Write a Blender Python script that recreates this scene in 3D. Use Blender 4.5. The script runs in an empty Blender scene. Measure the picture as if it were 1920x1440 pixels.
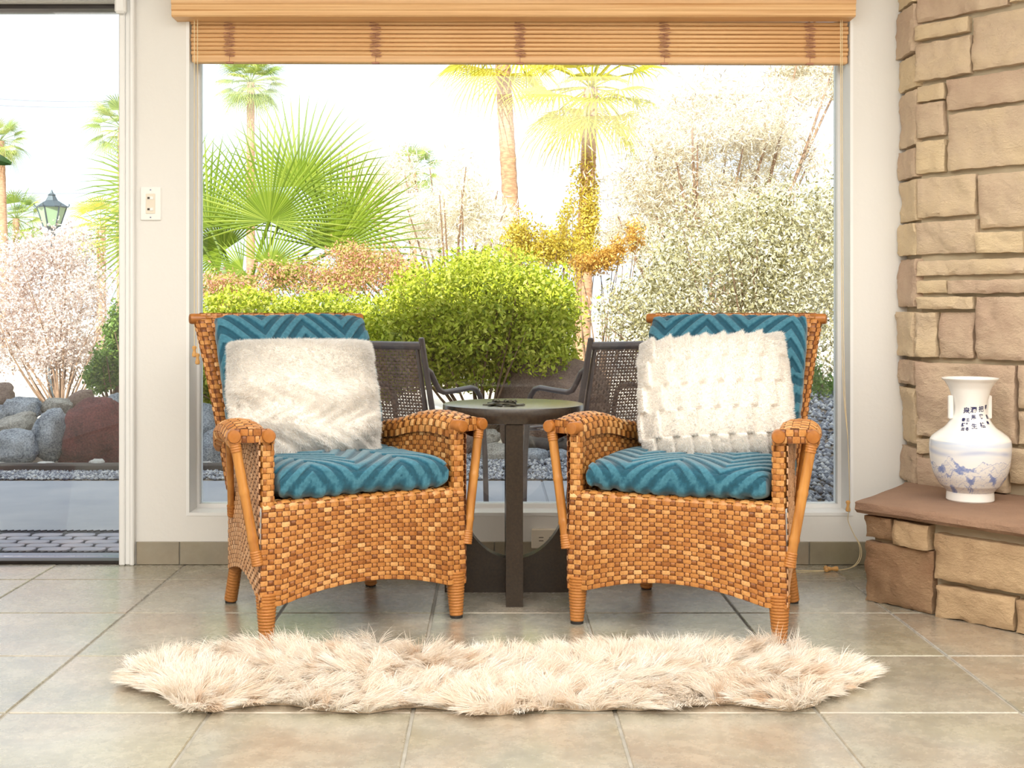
import bpy, math, random
import numpy as np
from mathutils import Vector, Matrix, noise as mnoise

R = math.radians
rng = np.random.default_rng(7)
random.seed(7)
SC = bpy.context.scene
COL = SC.collection

# ------------------------------------------------------------------ camera, sky, sun, large lights, exposure
FPX, PX, PY, CAMZ = 2308.0, 924.0, 580.0, 1.0        # focal length and vanishing point in a 1920x1440 frame
cam_d = bpy.data.cameras.new('camera')
cam_d.sensor_width = 36.0
cam_d.lens = FPX / 1920 * 36
cam_d.shift_x = (960 - PX) / 1920
cam_d.shift_y = -(720 - PY) / 1920
cam_d.clip_end = 400
cam = bpy.data.objects.new('camera', cam_d)
COL.objects.link(cam)
cam.location = (0, 0, CAMZ)
cam.rotation_euler = (R(90), 0, 0)
SC.camera = cam

world = bpy.data.worlds.new('sky')
SC.world = world
world.use_nodes = True
bg = world.node_tree.nodes['Background']
bg.inputs[0].default_value = (0.80, 0.89, 1.0, 1)
bg.inputs[1].default_value = 1.55

sun_d = bpy.data.lights.new('sun', 'SUN')
sun_d.energy = 9.0
sun_d.angle = R(0.6)
sun_d.color = (1.0, 0.95, 0.86)
sun = bpy.data.objects.new('sun', sun_d)
COL.objects.link(sun)
sun.rotation_euler = Vector((0.22, 0.80, -0.60)).to_track_quat('-Z', 'Y').to_euler()


def area(name, loc, target, sx, sy, power, color):
    d = bpy.data.lights.new(name, 'AREA')
    d.shape = 'RECTANGLE'
    d.size, d.size_y = sx, sy
    d.energy = power
    d.color = color
    o = bpy.data.objects.new(name, d)
    COL.objects.link(o)
    o.location = loc
    o.rotation_euler = (Vector(target) - Vector(loc)).to_track_quat('-Z', 'Y').to_euler()
    return o


area('ceiling_fill', (0.2, 1.95, 2.62), (0.2, 1.9501, 0), 5.2, 2.5, 150, (1.0, 0.985, 0.965))  # added fill light under the ceiling, stands for no real fixture
area('rear_bounce_fill', (0.0, -1.0, 1.75), (0.0, -1.0001, 2.65), 5.0, 2.6, 370, (1.0, 0.985, 0.965))  # added fill bounced off the ceiling, no lamp hangs here

vs = SC.view_settings
vs.view_transform = 'Standard'
vs.look = 'None'
vs.gamma = 1.0
vs.use_curve_mapping = False
vs.exposure = 0.0
SC.cycles.max_bounces = 8
SC.cycles.transparent_max_bounces = 16


def at(x, y, d):
    """point seen at a pixel of the photograph, at distance d along the view axis"""
    return Vector(((x - PX) / FPX * d, d, CAMZ - (y - PY) / FPX * d))


def ground(x, y, z=0.0):
    d = (CAMZ - z) * FPX / (y - PY)
    return Vector(((x - PX) / FPX * d, d, z))


# ------------------------------------------------------------------ materials
def srgb(r, g, b):
    f = lambda c: (c / 255 / 12.92) if c / 255 <= 0.04045 else ((c / 255 + 0.055) / 1.055) ** 2.4
    return (f(r), f(g), f(b), 1)


def mat_base(name):
    m = bpy.data.materials.new(name)
    m.use_nodes = True
    nt = m.node_tree
    return m, nt, nt.nodes['Principled BSDF'], nt.nodes['Material Output']


def ramp(nt, stops):
    n = nt.nodes.new('ShaderNodeValToRGB')
    el = n.color_ramp.elements
    while len(el) < len(stops):
        el.new(0.5)
    for e, (p, c) in zip(el, stops):
        e.position, e.color = p, c
    return n


def noise_node(nt, scale, detail=4, rough=0.55, coord='Object', stretch=None, add=None):
    tc = nt.nodes.new('ShaderNodeTexCoord')
    src = tc.outputs[coord]
    if add is not None:
        a = nt.nodes.new('ShaderNodeVectorMath')
        a.operation = 'ADD'
        nt.links.new(src, a.inputs[0])
        nt.links.new(add, a.inputs[1])
        src = a.outputs[0]
    if stretch:
        mp = nt.nodes.new('ShaderNodeMapping')
        mp.inputs['Scale'].default_value = stretch
        nt.links.new(src, mp.inputs[0])
        src = mp.outputs[0]
    n = nt.nodes.new('ShaderNodeTexNoise')
    n.inputs['Scale'].default_value = scale
    n.inputs['Detail'].default_value = detail
    n.inputs['Roughness'].default_value = rough
    nt.links.new(src, n.inputs['Vector'])
    return n


def bump(nt, bsdf, height, strength, dist=0.01):
    b = nt.nodes.new('ShaderNodeBump')
    b.inputs['Strength'].default_value = strength
    b.inputs['Distance'].default_value = dist
    nt.links.new(height, b.inputs['Height'])
    nt.links.new(b.outputs[0], bsdf.inputs['Normal'])


def simple(name, col, rough=0.5, metal=0.0, var=None, scale=8, bstr=0, bscale=60, stretch=None, spec=None, sheen=0):
    m, nt, b, o = mat_base(name)
    b.inputs['Roughness'].default_value = rough
    b.inputs['Metallic'].default_value = metal
    if spec is not None:
        b.inputs['Specular IOR Level'].default_value = spec
    if sheen:
        b.inputs['Sheen Weight'].default_value = sheen
        b.inputs['Sheen Roughness'].default_value = 0.4
    if var:
        n = noise_node(nt, scale, stretch=stretch)
        r = ramp(nt, [(0.32, col), (0.68, var)])
        nt.links.new(n.outputs[0], r.inputs[0])
        nt.links.new(r.outputs[0], b.inputs['Base Color'])
    else:
        b.inputs['Base Color'].default_value = col
    if bstr:
        n2 = noise_node(nt, bscale, stretch=stretch)
        bump(nt, b, n2.outputs[0], bstr, 0.004)
    return m


def toned(name, stops, rough=0.5, spec=None, transl=0.0, grain=None, sheen=0, bstr=0, bscale=100):
    """colour read from the per-piece 'tone' attribute"""
    m, nt, b, o = mat_base(name)
    a = nt.nodes.new('ShaderNodeAttribute')
    a.attribute_name = 'tone'
    fac = a.outputs['Fac']
    if grain:
        n = noise_node(nt, grain, 2)
        mx = nt.nodes.new('ShaderNodeMath')
        mx.operation = 'MULTIPLY_ADD'
        nt.links.new(n.outputs[0], mx.inputs[0])
        mx.inputs[1].default_value = 0.5
        nt.links.new(fac, mx.inputs[2])
        m2 = nt.nodes.new('ShaderNodeMath')
        m2.operation = 'SUBTRACT'
        m2.inputs[1].default_value = 0.25
        nt.links.new(mx.outputs[0], m2.inputs[0])
        fac = m2.outputs[0]
    r = ramp(nt, stops)
    nt.links.new(fac, r.inputs[0])
    nt.links.new(r.outputs[0], b.inputs['Base Color'])
    b.inputs['Roughness'].default_value = rough
    if spec is not None:
        b.inputs['Specular IOR Level'].default_value = spec
    if sheen:
        b.inputs['Sheen Weight'].default_value = sheen
    if bstr:
        n2 = noise_node(nt, bscale)
        bump(nt, b, n2.outputs[0], bstr, 0.003)
    if transl:
        t = nt.nodes.new('ShaderNodeBsdfTranslucent')
        nt.links.new(r.outputs[0], t.inputs[0])
        mx = nt.nodes.new('ShaderNodeMixShader')
        mx.inputs[0].default_value = transl
        nt.links.new(b.outputs[0], mx.inputs[1])
        nt.links.new(t.outputs[0], mx.inputs[2])
        nt.links.new(mx.outputs[0], o.inputs[0])
    return m


def glass_mat():
    m, nt, b, o = mat_base('pane_glass')
    nt.nodes.remove(b)
    f = nt.nodes.new('ShaderNodeFresnel')
    f.inputs[0].default_value = 1.45
    t = nt.nodes.new('ShaderNodeBsdfTransparent')
    t.inputs[0].default_value = (0.97, 0.985, 0.98, 1)
    g = nt.nodes.new('ShaderNodeBsdfGlossy')
    g.inputs['Roughness'].default_value = 0.0
    mx = nt.nodes.new('ShaderNodeMixShader')
    nt.links.new(f.outputs[0], mx.inputs[0])
    nt.links.new(t.outputs[0], mx.inputs[1])
    nt.links.new(g.outputs[0], mx.inputs[2])
    nt.links.new(mx.outputs[0], o.inputs[0])
    return m


def tile_mat(name, stops, rough=(0.18, 0.36)):
    m, nt, b, o = mat_base(name)
    oi = nt.nodes.new('ShaderNodeObjectInfo')
    mul = nt.nodes.new('ShaderNodeVectorMath')
    mul.operation = 'MULTIPLY'
    mul.inputs[1].default_value = (37, 91, 53)
    nt.links.new(oi.outputs['Random'], mul.inputs[0])
    n1 = noise_node(nt, 3.6, 6, 0.62, add=mul.outputs[0], stretch=(1, 0.9, 1))
    n2 = noise_node(nt, 16, 8, 0.72, add=mul.outputs[0], stretch=(1, 1.1, 1))
    mixf = nt.nodes.new('ShaderNodeMath')
    mixf.operation = 'MULTIPLY_ADD'
    nt.links.new(n2.outputs[0], mixf.inputs[0])
    mixf.inputs[1].default_value = 0.45
    m3 = nt.nodes.new('ShaderNodeMath')
    m3.operation = 'MULTIPLY'
    m3.inputs[1].default_value = 0.55
    nt.links.new(n1.outputs[0], m3.inputs[0])
    nt.links.new(m3.outputs[0], mixf.inputs[2])
    r = ramp(nt, stops)
    nt.links.new(mixf.outputs[0], r.inputs[0])
    # pinkish and greenish slate clouds
    n3 = noise_node(nt, 2.1, 3, 0.5, add=mul.outputs[0])
    r3 = ramp(nt, [(0.35, srgb(148, 144, 118)), (0.5, srgb(156, 152, 140)), (0.66, srgb(172, 150, 130))])
    nt.links.new(n3.outputs[0], r3.inputs[0])
    mx = nt.nodes.new('ShaderNodeMixRGB')
    mx.blend_type = 'MIX'
    mx.inputs[0].default_value = 0.45
    nt.links.new(r.outputs[0], mx.inputs[1])
    nt.links.new(r3.outputs[0], mx.inputs[2])
    nt.links.new(mx.outputs[0], b.inputs['Base Color'])
    rr = nt.nodes.new('ShaderNodeMapRange')
    rr.inputs[3].default_value, rr.inputs[4].default_value = rough
    nt.links.new(n2.outputs[0], rr.inputs[0])
    nt.links.new(rr.outputs[0], b.inputs['Roughness'])
    b.inputs['Coat Weight'].default_value = 0.8
    b.inputs['Coat Roughness'].default_value = 0.2
    bump(nt, b, n2.outputs[0], 0.5, 0.004)
    return m


def stone_mat(name, a, c, d, scale=5):
    m, nt, b, o = mat_base(name)
    oi = nt.nodes.new('ShaderNodeObjectInfo')
    n = noise_node(nt, scale, 6, 0.6, coord='Object')
    ad = nt.nodes.new('ShaderNodeMath')
    ad.operation = 'MULTIPLY_ADD'
    nt.links.new(oi.outputs['Random'], ad.inputs[0])
    ad.inputs[1].default_value = 0.5
    m2 = nt.nodes.new('ShaderNodeMath')
    m2.operation = 'SUBTRACT'
    m2.inputs[1].default_value = 0.25
    nt.links.new(n.outputs[0], m2.inputs[0])
    nt.links.new(m2.outputs[0], ad.inputs[2])
    r = ramp(nt, [(0.2, a), (0.5, c), (0.8, d)])
    nt.links.new(ad.outputs[0], r.inputs[0])
    nt.links.new(r.outputs[0], b.inputs['Base Color'])
    b.inputs['Roughness'].default_value = 0.85
    n2 = noise_node(nt, 45, 8, 0.7, stretch=(1, 1, 1.6))
    bump(nt, b, n2.outputs[0], 1.0, 0.012)
    return m


def granite(name, a, c, rough=0.8):
    m, nt, b, o = mat_base(name)
    n = noise_node(nt, 90, 3, 0.7)
    n1 = noise_node(nt, 5, 4, 0.6)
    ad = nt.nodes.new('ShaderNodeMath')
    ad.operation = 'MULTIPLY_ADD'
    ad.inputs[1].default_value = 0.6
    nt.links.new(n.outputs[0], ad.inputs[0])
    m2 = nt.nodes.new('ShaderNodeMath')
    m2.operation = 'MULTIPLY'
    m2.inputs[1].default_value = 0.4
    nt.links.new(n1.outputs[0], m2.inputs[0])
    nt.links.new(m2.outputs[0], ad.inputs[2])
    r = ramp(nt, [(0.38, a), (0.62, c)])
    nt.links.new(ad.outputs[0], r.inputs[0])
    nt.links.new(r.outputs[0], b.inputs['Base Color'])
    b.inputs['Roughness'].default_value = rough
    n5 = noise_node(nt, 22, 8, 0.7)
    bump(nt, b, n5.outputs[0], 0.9, 0.03)
    return m


M = {}
M['plaster'] = simple('wall_plaster', srgb(230, 228, 223), 0.8, bstr=0.28, bscale=26)
M['white_paint'] = simple('white_paint', srgb(238, 238, 236), 0.45)
M['ceiling'] = simple('ceiling_paint', srgb(238, 234, 226), 0.9)
M['dark_wall'] = simple('unseen_dark_wall', srgb(96, 76, 60), 0.6, var=srgb(120, 96, 74), scale=4, stretch=(6, 6, 0.4))  # invented dark finish, keeps the unseen wall's reflection off the window
M['plastic'] = simple('white_plastic', srgb(240, 238, 234), 0.35)
M['ivory'] = simple('ivory_plastic', srgb(228, 218, 200), 0.4)
M['dark_slot'] = simple('dark_slot', srgb(60, 48, 34), 0.6)
M['grout'] = simple('grout', srgb(165, 160, 150), 0.9, var=srgb(140, 135, 124), scale=20)
M['tile'] = tile_mat('slate_tile', [(0.34, srgb(104, 98, 86)), (0.47, srgb(144, 137, 120)), (0.58, srgb(176, 169, 150)), (0.66, srgb(150, 140, 126))])
M['base_tile'] = tile_mat('baseboard_tile', [(0.30, srgb(112, 98, 76)), (0.48, srgb(142, 128, 102)), (0.65, srgb(160, 147, 122))], (0.35, 0.55))
M['glass'] = glass_mat()
M['dark_metal'] = simple('dark_bronze_metal', srgb(58, 54, 52), 0.4, 0.6)
M['alu'] = simple('threshold_aluminium', srgb(120, 128, 150), 0.35, 0.8)
M['cane'] = toned('woven_cane', [(0.0, srgb(120, 68, 26)), (0.35, srgb(164, 102, 44)), (0.65, srgb(190, 130, 66)), (1.0, srgb(218, 172, 114))], 0.42, grain=160)
M['cane_pale'] = toned('woven_cane_outer', [(0.0, srgb(168, 116, 74)), (0.5, srgb(206, 156, 112)), (1.0, srgb(230, 192, 154))], 0.5, grain=160)
M['cane_back'] = simple('cane_backing', srgb(104, 56, 20), 0.7)
M['bamboo'] = simple('bamboo_pole', srgb(164, 104, 46), 0.3, var=srgb(196, 138, 70), scale=9, stretch=(4, 4, 0.6))
M['knob'] = simple('rattan_end', srgb(176, 112, 50), 0.35, var=srgb(152, 92, 36), scale=30)
M['rubber'] = simple('black_rubber', srgb(34, 30, 28), 0.7)
M['teal'] = toned('teal_velvet', [(0.0, srgb(12, 50, 64)), (0.5, srgb(32, 88, 108)), (1.0, srgb(84, 140, 158))], 0.75, spec=0.2, sheen=0.35, grain=90)
M['fur'] = toned('white_fur', [(0.0, srgb(240, 233, 224)), (0.5, srgb(250, 248, 244)), (1.0, srgb(254, 253, 252))], 0.8, spec=0.1, transl=0.35)
M['pillow'] = simple('pillow_cloth', srgb(243, 235, 224), 0.9)
M['rug_fur'] = toned('cream_fur', [(0.0, srgb(226, 202, 178)), (0.4, srgb(247, 236, 222)), (1.0, srgb(254, 252, 248))], 0.7, spec=0.15, transl=0.4)
M['rug_hide'] = simple('rug_backing', srgb(222, 202, 176), 0.9)
M['espresso'] = simple('espresso_wood', srgb(44, 36, 30), 0.24, var=srgb(56, 46, 36), scale=120, bstr=0.08, bscale=200)
M['pewter'] = simple('pewter', srgb(120, 118, 104), 0.4, 0.8, var=srgb(70, 66, 58), scale=60)
M['stone'] = stone_mat('sandstone', srgb(204, 174, 150), srgb(224, 200, 170), srgb(236, 212, 172))
M['stone_hearth'] = stone_mat('hearth_sandstone', srgb(148, 112, 82), srgb(176, 144, 110), srgb(202, 172, 134))
M['slab'] = stone_mat('flagstone', srgb(138, 106, 86), srgb(152, 120, 98), srgb(170, 136, 110), 3)
M['mortar'] = simple('mortar', srgb(186, 172, 146), 0.95, bstr=0.4, bscale=80)
M['blind'] = simple('blind_wood', srgb(208, 158, 104), 0.45, var=srgb(232, 192, 140), scale=5, stretch=(0.3, 8, 26))
M['cord'] = simple('cream_cord', srgb(226, 208, 168), 0.8)
M['string'] = simple('brown_string', srgb(178, 128, 104), 0.8)
M['tassel'] = simple('wood_tassel', srgb(216, 164, 96), 0.4)
M['concrete'] = simple('patio_concrete', srgb(158, 160, 168), 0.8, var=srgb(176, 176, 180), scale=2.2, bstr=0.15, bscale=40)
M['mat_rubber'] = simple('mat_rubber', srgb(46, 46, 56), 0.8)
M['mat_cobble'] = simple('mat_cobble', srgb(160, 162, 176), 0.8, var=srgb(188, 178, 186), scale=6)
M['sand'] = simple('desert_ground', srgb(214, 200, 178), 0.95, var=srgb(230, 220, 204), scale=1.5, bstr=0.3, bscale=8)
M['soil'] = simple('bed_soil', srgb(120, 104, 88), 0.95, var=srgb(150, 134, 116), scale=8, bstr=0.4, bscale=30)
M['timber'] = simple('edging_timber', srgb(74, 66, 62), 0.8, var=srgb(98, 88, 80), scale=4, stretch=(0.4, 6, 6))
M['gravel'] = toned('gravel', [(0.0, srgb(96, 98, 108)), (0.5, srgb(150, 152, 160)), (1.0, srgb(208, 206, 204))], 0.8)
M['rock'] = granite('blue_granite', srgb(84, 90, 102), srgb(196, 200, 206))
M['rock2'] = granite('grey_granite', srgb(112, 106, 98), srgb(200, 192, 180))
M['rock_red'] = granite('red_lava_rock', srgb(84, 42, 44), srgb(140, 74, 68), 0.9)
M['rock_brown'] = granite('brown_boulder', srgb(122, 96, 84), srgb(164, 138, 122))
M['rock_white'] = granite('white_rock', srgb(196, 190, 182), srgb(228, 224, 218))
M['bark'] = simple('bark', srgb(118, 92, 72), 0.9, var=srgb(160, 130, 104), scale=14, bstr=0.5, bscale=30)
M['palm_trunk'] = simple('palm_trunk', srgb(150, 112, 86), 0.9, var=srgb(196, 156, 122), scale=12, stretch=(1, 1, 3), bstr=0.6, bscale=20)
M['sling'] = toned('woven_sling', [(0.0, srgb(84, 64, 52)), (0.5, srgb(112, 88, 74)), (1.0, srgb(138, 114, 98))], 0.6)
M['tube'] = simple('bronze_tube', srgb(104, 92, 88), 0.35, 0.5)
M['lamp_metal'] = simple('lantern_metal', srgb(70, 84, 92), 0.5, 0.3)
M['lamp_glass'] = simple('green_lantern_glass', srgb(150, 176, 140), 0.25)
M['wire'] = simple('utility_wire', srgb(120, 126, 136), 0.6)
M['houseplant'] = simple('rubber_leaf', srgb(52, 92, 42), 0.3, var=srgb(70, 112, 54), scale=6)
M['terracotta'] = simple('terracotta', srgb(168, 96, 62), 0.8)
M['hedge_leaf'] = toned('hedge_leaf', [(0.0, srgb(116, 136, 30)), (0.5, srgb(190, 200, 52)), (1.0, srgb(232, 228, 110))], 0.5, transl=0.3)
M['dark_leaf'] = toned('dark_green_leaf', [(0.0, srgb(70, 100, 40)), (0.5, srgb(106, 140, 56)), (1.0, srgb(160, 180, 84))], 0.5, transl=0.3)  # darker green leaf colour, varied at random per leaf
M['pink_leaf'] = toned('pink_flower', [(0.0, srgb(140, 148, 56)), (0.38, srgb(206, 190, 108)), (0.62, srgb(226, 172, 136)), (1.0, srgb(236, 156, 156))], 0.6, transl=0.3)
M['pale_leaf'] = toned('pale_leaf', [(0.0, srgb(112, 104, 58)), (0.35, srgb(186, 178, 128)), (0.6, srgb(224, 218, 186)), (1.0, srgb(246, 242, 226))], 0.6, transl=0.3)
M['olive_leaf'] = toned('feathery_leaf', [(0.0, srgb(150, 122, 80)), (0.4, srgb(214, 202, 172)), (1.0, srgb(244, 242, 232))], 0.6, transl=0.3)
M['white_leaf'] = toned('white_blossom', [(0.0, srgb(176, 146, 126)), (0.35, srgb(224, 206, 196)), (1.0, srgb(248, 242, 240))], 0.6, transl=0.3)  # blossom colour, paled to stand in for glare haze over the bush
M['gold_leaf'] = toned('golden_leaf', [(0.0, srgb(170, 140, 30)), (0.5, srgb(206, 186, 60)), (1.0, srgb(226, 206, 110))], 0.6, transl=0.3)
M['orange_leaf'] = toned('orange_leaf', [(0.0, srgb(170, 120, 36)), (0.5, srgb(206, 158, 66)), (1.0, srgb(222, 190, 100))], 0.6, transl=0.3)
M['fan_leaf'] = toned('fan_palm_leaf', [(0.0, srgb(78, 100, 12)), (0.5, srgb(116, 140, 26)), (1.0, srgb(178, 188, 76))], 0.45, transl=0.35)
M['palm_leaf'] = toned('tall_palm_leaf', [(0.0, srgb(150, 160, 60)), (0.5, srgb(206, 196, 62)), (1.0, srgb(232, 216, 110))], 0.5, transl=0.35)
M['palm_leaf_green'] = toned('far_palm_leaf', [(0.0, srgb(96, 128, 60)), (0.5, srgb(150, 168, 78)), (1.0, srgb(206, 204, 120))], 0.5, transl=0.35)


def porcelain(name):
    m, nt, b, o = mat_base(name)
    a = nt.nodes.new('ShaderNodeAttribute')
    a.attribute_name = 'paint'
    nt.links.new(a.outputs['Color'], b.inputs['Base Color'])
    b.inputs['Roughness'].default_value = 0.12
    return m


M['porcelain'] = porcelain('painted_porcelain')
M['porcelain_plain'] = simple('white_porcelain', srgb(238, 234, 228), 0.12)
M['ink'] = simple('cobalt_ink', srgb(24, 30, 84), 0.5)


# ------------------------------------------------------------------ mesh helpers
class MB:
    def __init__(s):
        s.v, s.f, s.t, s.n = [], [], [], 0
        s.smooth = True

    def add(s, verts, faces, tone=0.5):
        verts = np.asarray(verts, float).reshape(-1, 3)
        s.v.append(verts)
        for f in faces:
            s.f.append([i + s.n for i in f])
        s.t.append(np.full(len(verts), tone) if np.isscalar(tone) else np.asarray(tone, float))
        s.n += len(verts)
        return s

    def addq(s, verts, quads, tone):
        """large arrays: quads is an (n,3|4) int array"""
        s.v.append(np.asarray(verts, float).reshape(-1, 3))
        s.f.extend((np.asarray(quads) + s.n).tolist())
        s.t.append(np.asarray(tone, float))
        s.n += len(s.v[-1])
        return s

    def box(s, x0, x1, y0, y1, z0, z1, bev=0.0, tone=0.5):
        if bev <= 0:
            v = [(x, y, z) for x in (x0, x1) for y in (y0, y1) for z in (z0, z1)]
            return s.add(v, [(0, 1, 3, 2), (4, 6, 7, 5), (0, 4, 5, 1), (2, 3, 7, 6), (0, 2, 6, 4), (1, 5, 7, 3)], tone)
        c = [(x0 + x1) / 2, (y0 + y1) / 2, (z0 + z1) / 2]
        h = [(x1 - x0) / 2, (y1 - y0) / 2, (z1 - z0) / 2]
        b = min(bev, min(h) * 0.98)
        v, idx = [], {}
        for sx in (-1, 1):
            for sy in (-1, 1):
                for sz in (-1, 1):
                    for ax in range(3):
                        q = [sx * (h[0] - b), sy * (h[1] - b), sz * (h[2] - b)]
                        q[ax] = (sx, sy, sz)[ax] * h[ax]
                        idx[(sx, sy, sz, ax)] = len(v)
                        v.append((c[0] + q[0], c[1] + q[1], c[2] + q[2]))
        f = []
        for ax in range(3):
            o1, o2 = (ax + 1) % 3, (ax + 2) % 3
            for sg in (-1, 1):
                ring = []
                for a, bb in ((-1, -1), (1, -1), (1, 1), (-1, 1)):
                    k = [0, 0, 0]
                    k[ax], k[o1], k[o2] = sg, a, bb
                    ring.append(idx[(*k, ax)])
                f.append(ring if sg > 0 else ring[::-1])
        for ax in range(3):
            o1, o2 = (ax + 1) % 3, (ax + 2) % 3
            for a in (-1, 1):
                for bb in (-1, 1):
                    k0, k1 = [0, 0, 0], [0, 0, 0]
                    k0[ax], k1[ax] = -1, 1
                    k0[o1] = k1[o1] = a
                    k0[o2] = k1[o2] = bb
                    q = [idx[(*k0, o1)], idx[(*k1, o1)], idx[(*k1, o2)], idx[(*k0, o2)]]
                    f.append(q if a * bb > 0 else q[::-1])
        for sx in (-1, 1):
            for sy in (-1, 1):
                for sz in (-1, 1):
                    t = [idx[(sx, sy, sz, a)] for a in range(3)]
                    f.append(t if sx * sy * sz > 0 else t[::-1])
        return s.add(v, f, tone)

    def tube(s, path, rad, n=10, cap=True, tone=0.5):
        P = [Vector(p) for p in path]
        m = len(P)
        rad = [rad] * m if np.isscalar(rad) else list(rad)
        v, f = [], []
        ref = None
        for i in range(m):
            t = (P[min(i + 1, m - 1)] - P[max(i - 1, 0)]).normalized()
            if ref is None:
                ref = Vector((0, 0, 1)) if abs(t.z) < 0.9 else Vector((1, 0, 0))
            a = (ref - t * ref.dot(t)).normalized()
            ref = a
            b = t.cross(a)
            for k in range(n):
                w = 2 * math.pi * k / n
                v.append(P[i] + (a * math.cos(w) + b * math.sin(w)) * rad[i])
        for i in range(m - 1):
            for k in range(n):
                k2 = (k + 1) % n
                f.append((i * n + k, i * n + k2, (i + 1) * n + k2, (i + 1) * n + k))
        if cap:
            f.append(tuple(range(n))[::-1])
            f.append(tuple((m - 1) * n + k for k in range(n)))
        return s.add([tuple(p) for p in v], f, tone)

    def lathe(s, prof, n=32, c=(0, 0, 0), tone=0.5):
        v, f = [], []
        m = len(prof)
        for r, z in prof:
            for k in range(n):
                w = 2 * math.pi * k / n
                v.append((c[0] + r * math.cos(w), c[1] + r * math.sin(w), c[2] + z))
        for i in range(m - 1):
            for k in range(n):
                k2 = (k + 1) % n
                f.append((i * n + k, i * n + k2, (i + 1) * n + k2, (i + 1) * n + k))
        if prof[0][0] > 1e-4:
            f.append(tuple(range(n))[::-1])
        if prof[-1][0] > 1e-4:
            f.append(tuple((m - 1) * n + k for k in range(n)))
        return s.add(v, f, tone)

    def prism(s, poly, z0, z1, tone=0.5):
        n = len(poly)
        v = [(x, y, z0) for x, y in poly] + [(x, y, z1) for x, y in poly]
        f = [tuple(range(n))[::-1], tuple(range(n, 2 * n))]
        f += [(i, (i + 1) % n, n + (i + 1) % n, n + i) for i in range(n)]
        return s.add(v, f, tone)

    def build(s, name, mat, parent=None, smooth=None, loc=None, rotz=0.0):
        me = bpy.data.meshes.new(name)
        V = np.concatenate(s.v)
        me.from_pydata(V.tolist(), [], s.f)
        at_ = me.attributes.new('tone', 'FLOAT', 'POINT')
        at_.data.foreach_set('value', np.clip(np.concatenate(s.t), 0, 1).astype(np.float32))
        me.validate()
        me.update()
        if smooth if smooth is not None else s.smooth:
            me.polygons.foreach_set('use_smooth', [True] * len(me.polygons))
            try:
                me.set_sharp_from_angle(angle=R(38))
            except Exception:
                pass
        if mat:
            me.materials.append(M[mat] if isinstance(mat, str) else mat)
        o = bpy.data.objects.new(name, me)
        COL.objects.link(o)
        if parent:
            o.parent = parent
        if loc is not None:
            o.location = loc
        o.rotation_euler.z = rotz
        return o


def big_mesh(name, V, F, mat, parent=None, tone=None, smooth=False):
    """V (n,3), F (m,k) arrays"""
    me = bpy.data.meshes.new(name)
    V = np.asarray(V, np.float32)
    F = np.asarray(F, np.int32)
    m, k = F.shape
    me.vertices.add(len(V))
    me.vertices.foreach_set('co', V.ravel())
    me.loops.add(m * k)
    me.loops.foreach_set('vertex_index', F.ravel())
    me.polygons.add(m)
    me.polygons.foreach_set('loop_start', np.arange(0, m * k, k, dtype=np.int32))
    me.polygons.foreach_set('loop_total', np.full(m, k, np.int32))
    if tone is not None:
        a = me.attributes.new('tone', 'FLOAT', 'POINT')
        a.data.foreach_set('value', np.clip(tone, 0, 1).astype(np.float32))
    me.update(calc_edges=True)
    if smooth:
        me.polygons.foreach_set('use_smooth', [True] * m)
    me.materials.append(M[mat])
    o = bpy.data.objects.new(name, me)
    COL.objects.link(o)
    if parent:
        o.parent = parent
    return o


def tag(o, label=None, cat=None, group=None, kind=None):
    if label:
        o['label'] = label
    if cat:
        o['category'] = cat
    if group:
        o['group'] = group
    if kind:
        o['kind'] = kind
    return o


def thing(name, label, cat, loc=(0, 0, 0), rotz=0.0, group=None):
    o = bpy.data.objects.new(name, None)
    COL.objects.link(o)
    o.location = loc
    o.rotation_euler.z = rotz
    o.empty_display_size = 0.1
    return tag(o, label, cat, group)


def copy_tree(o, parent=None):
    c = o.copy()
    COL.objects.link(c)
    c.parent = parent
    for ch in list(o.children):
        copy_tree(ch, c)
    return c


def fbm(p, octv=4):
    return mnoise.fractal(Vector(p), 1.0, 2.0, octv)


def lerp(a, b, t):
    return a + (b - a) * t


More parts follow.
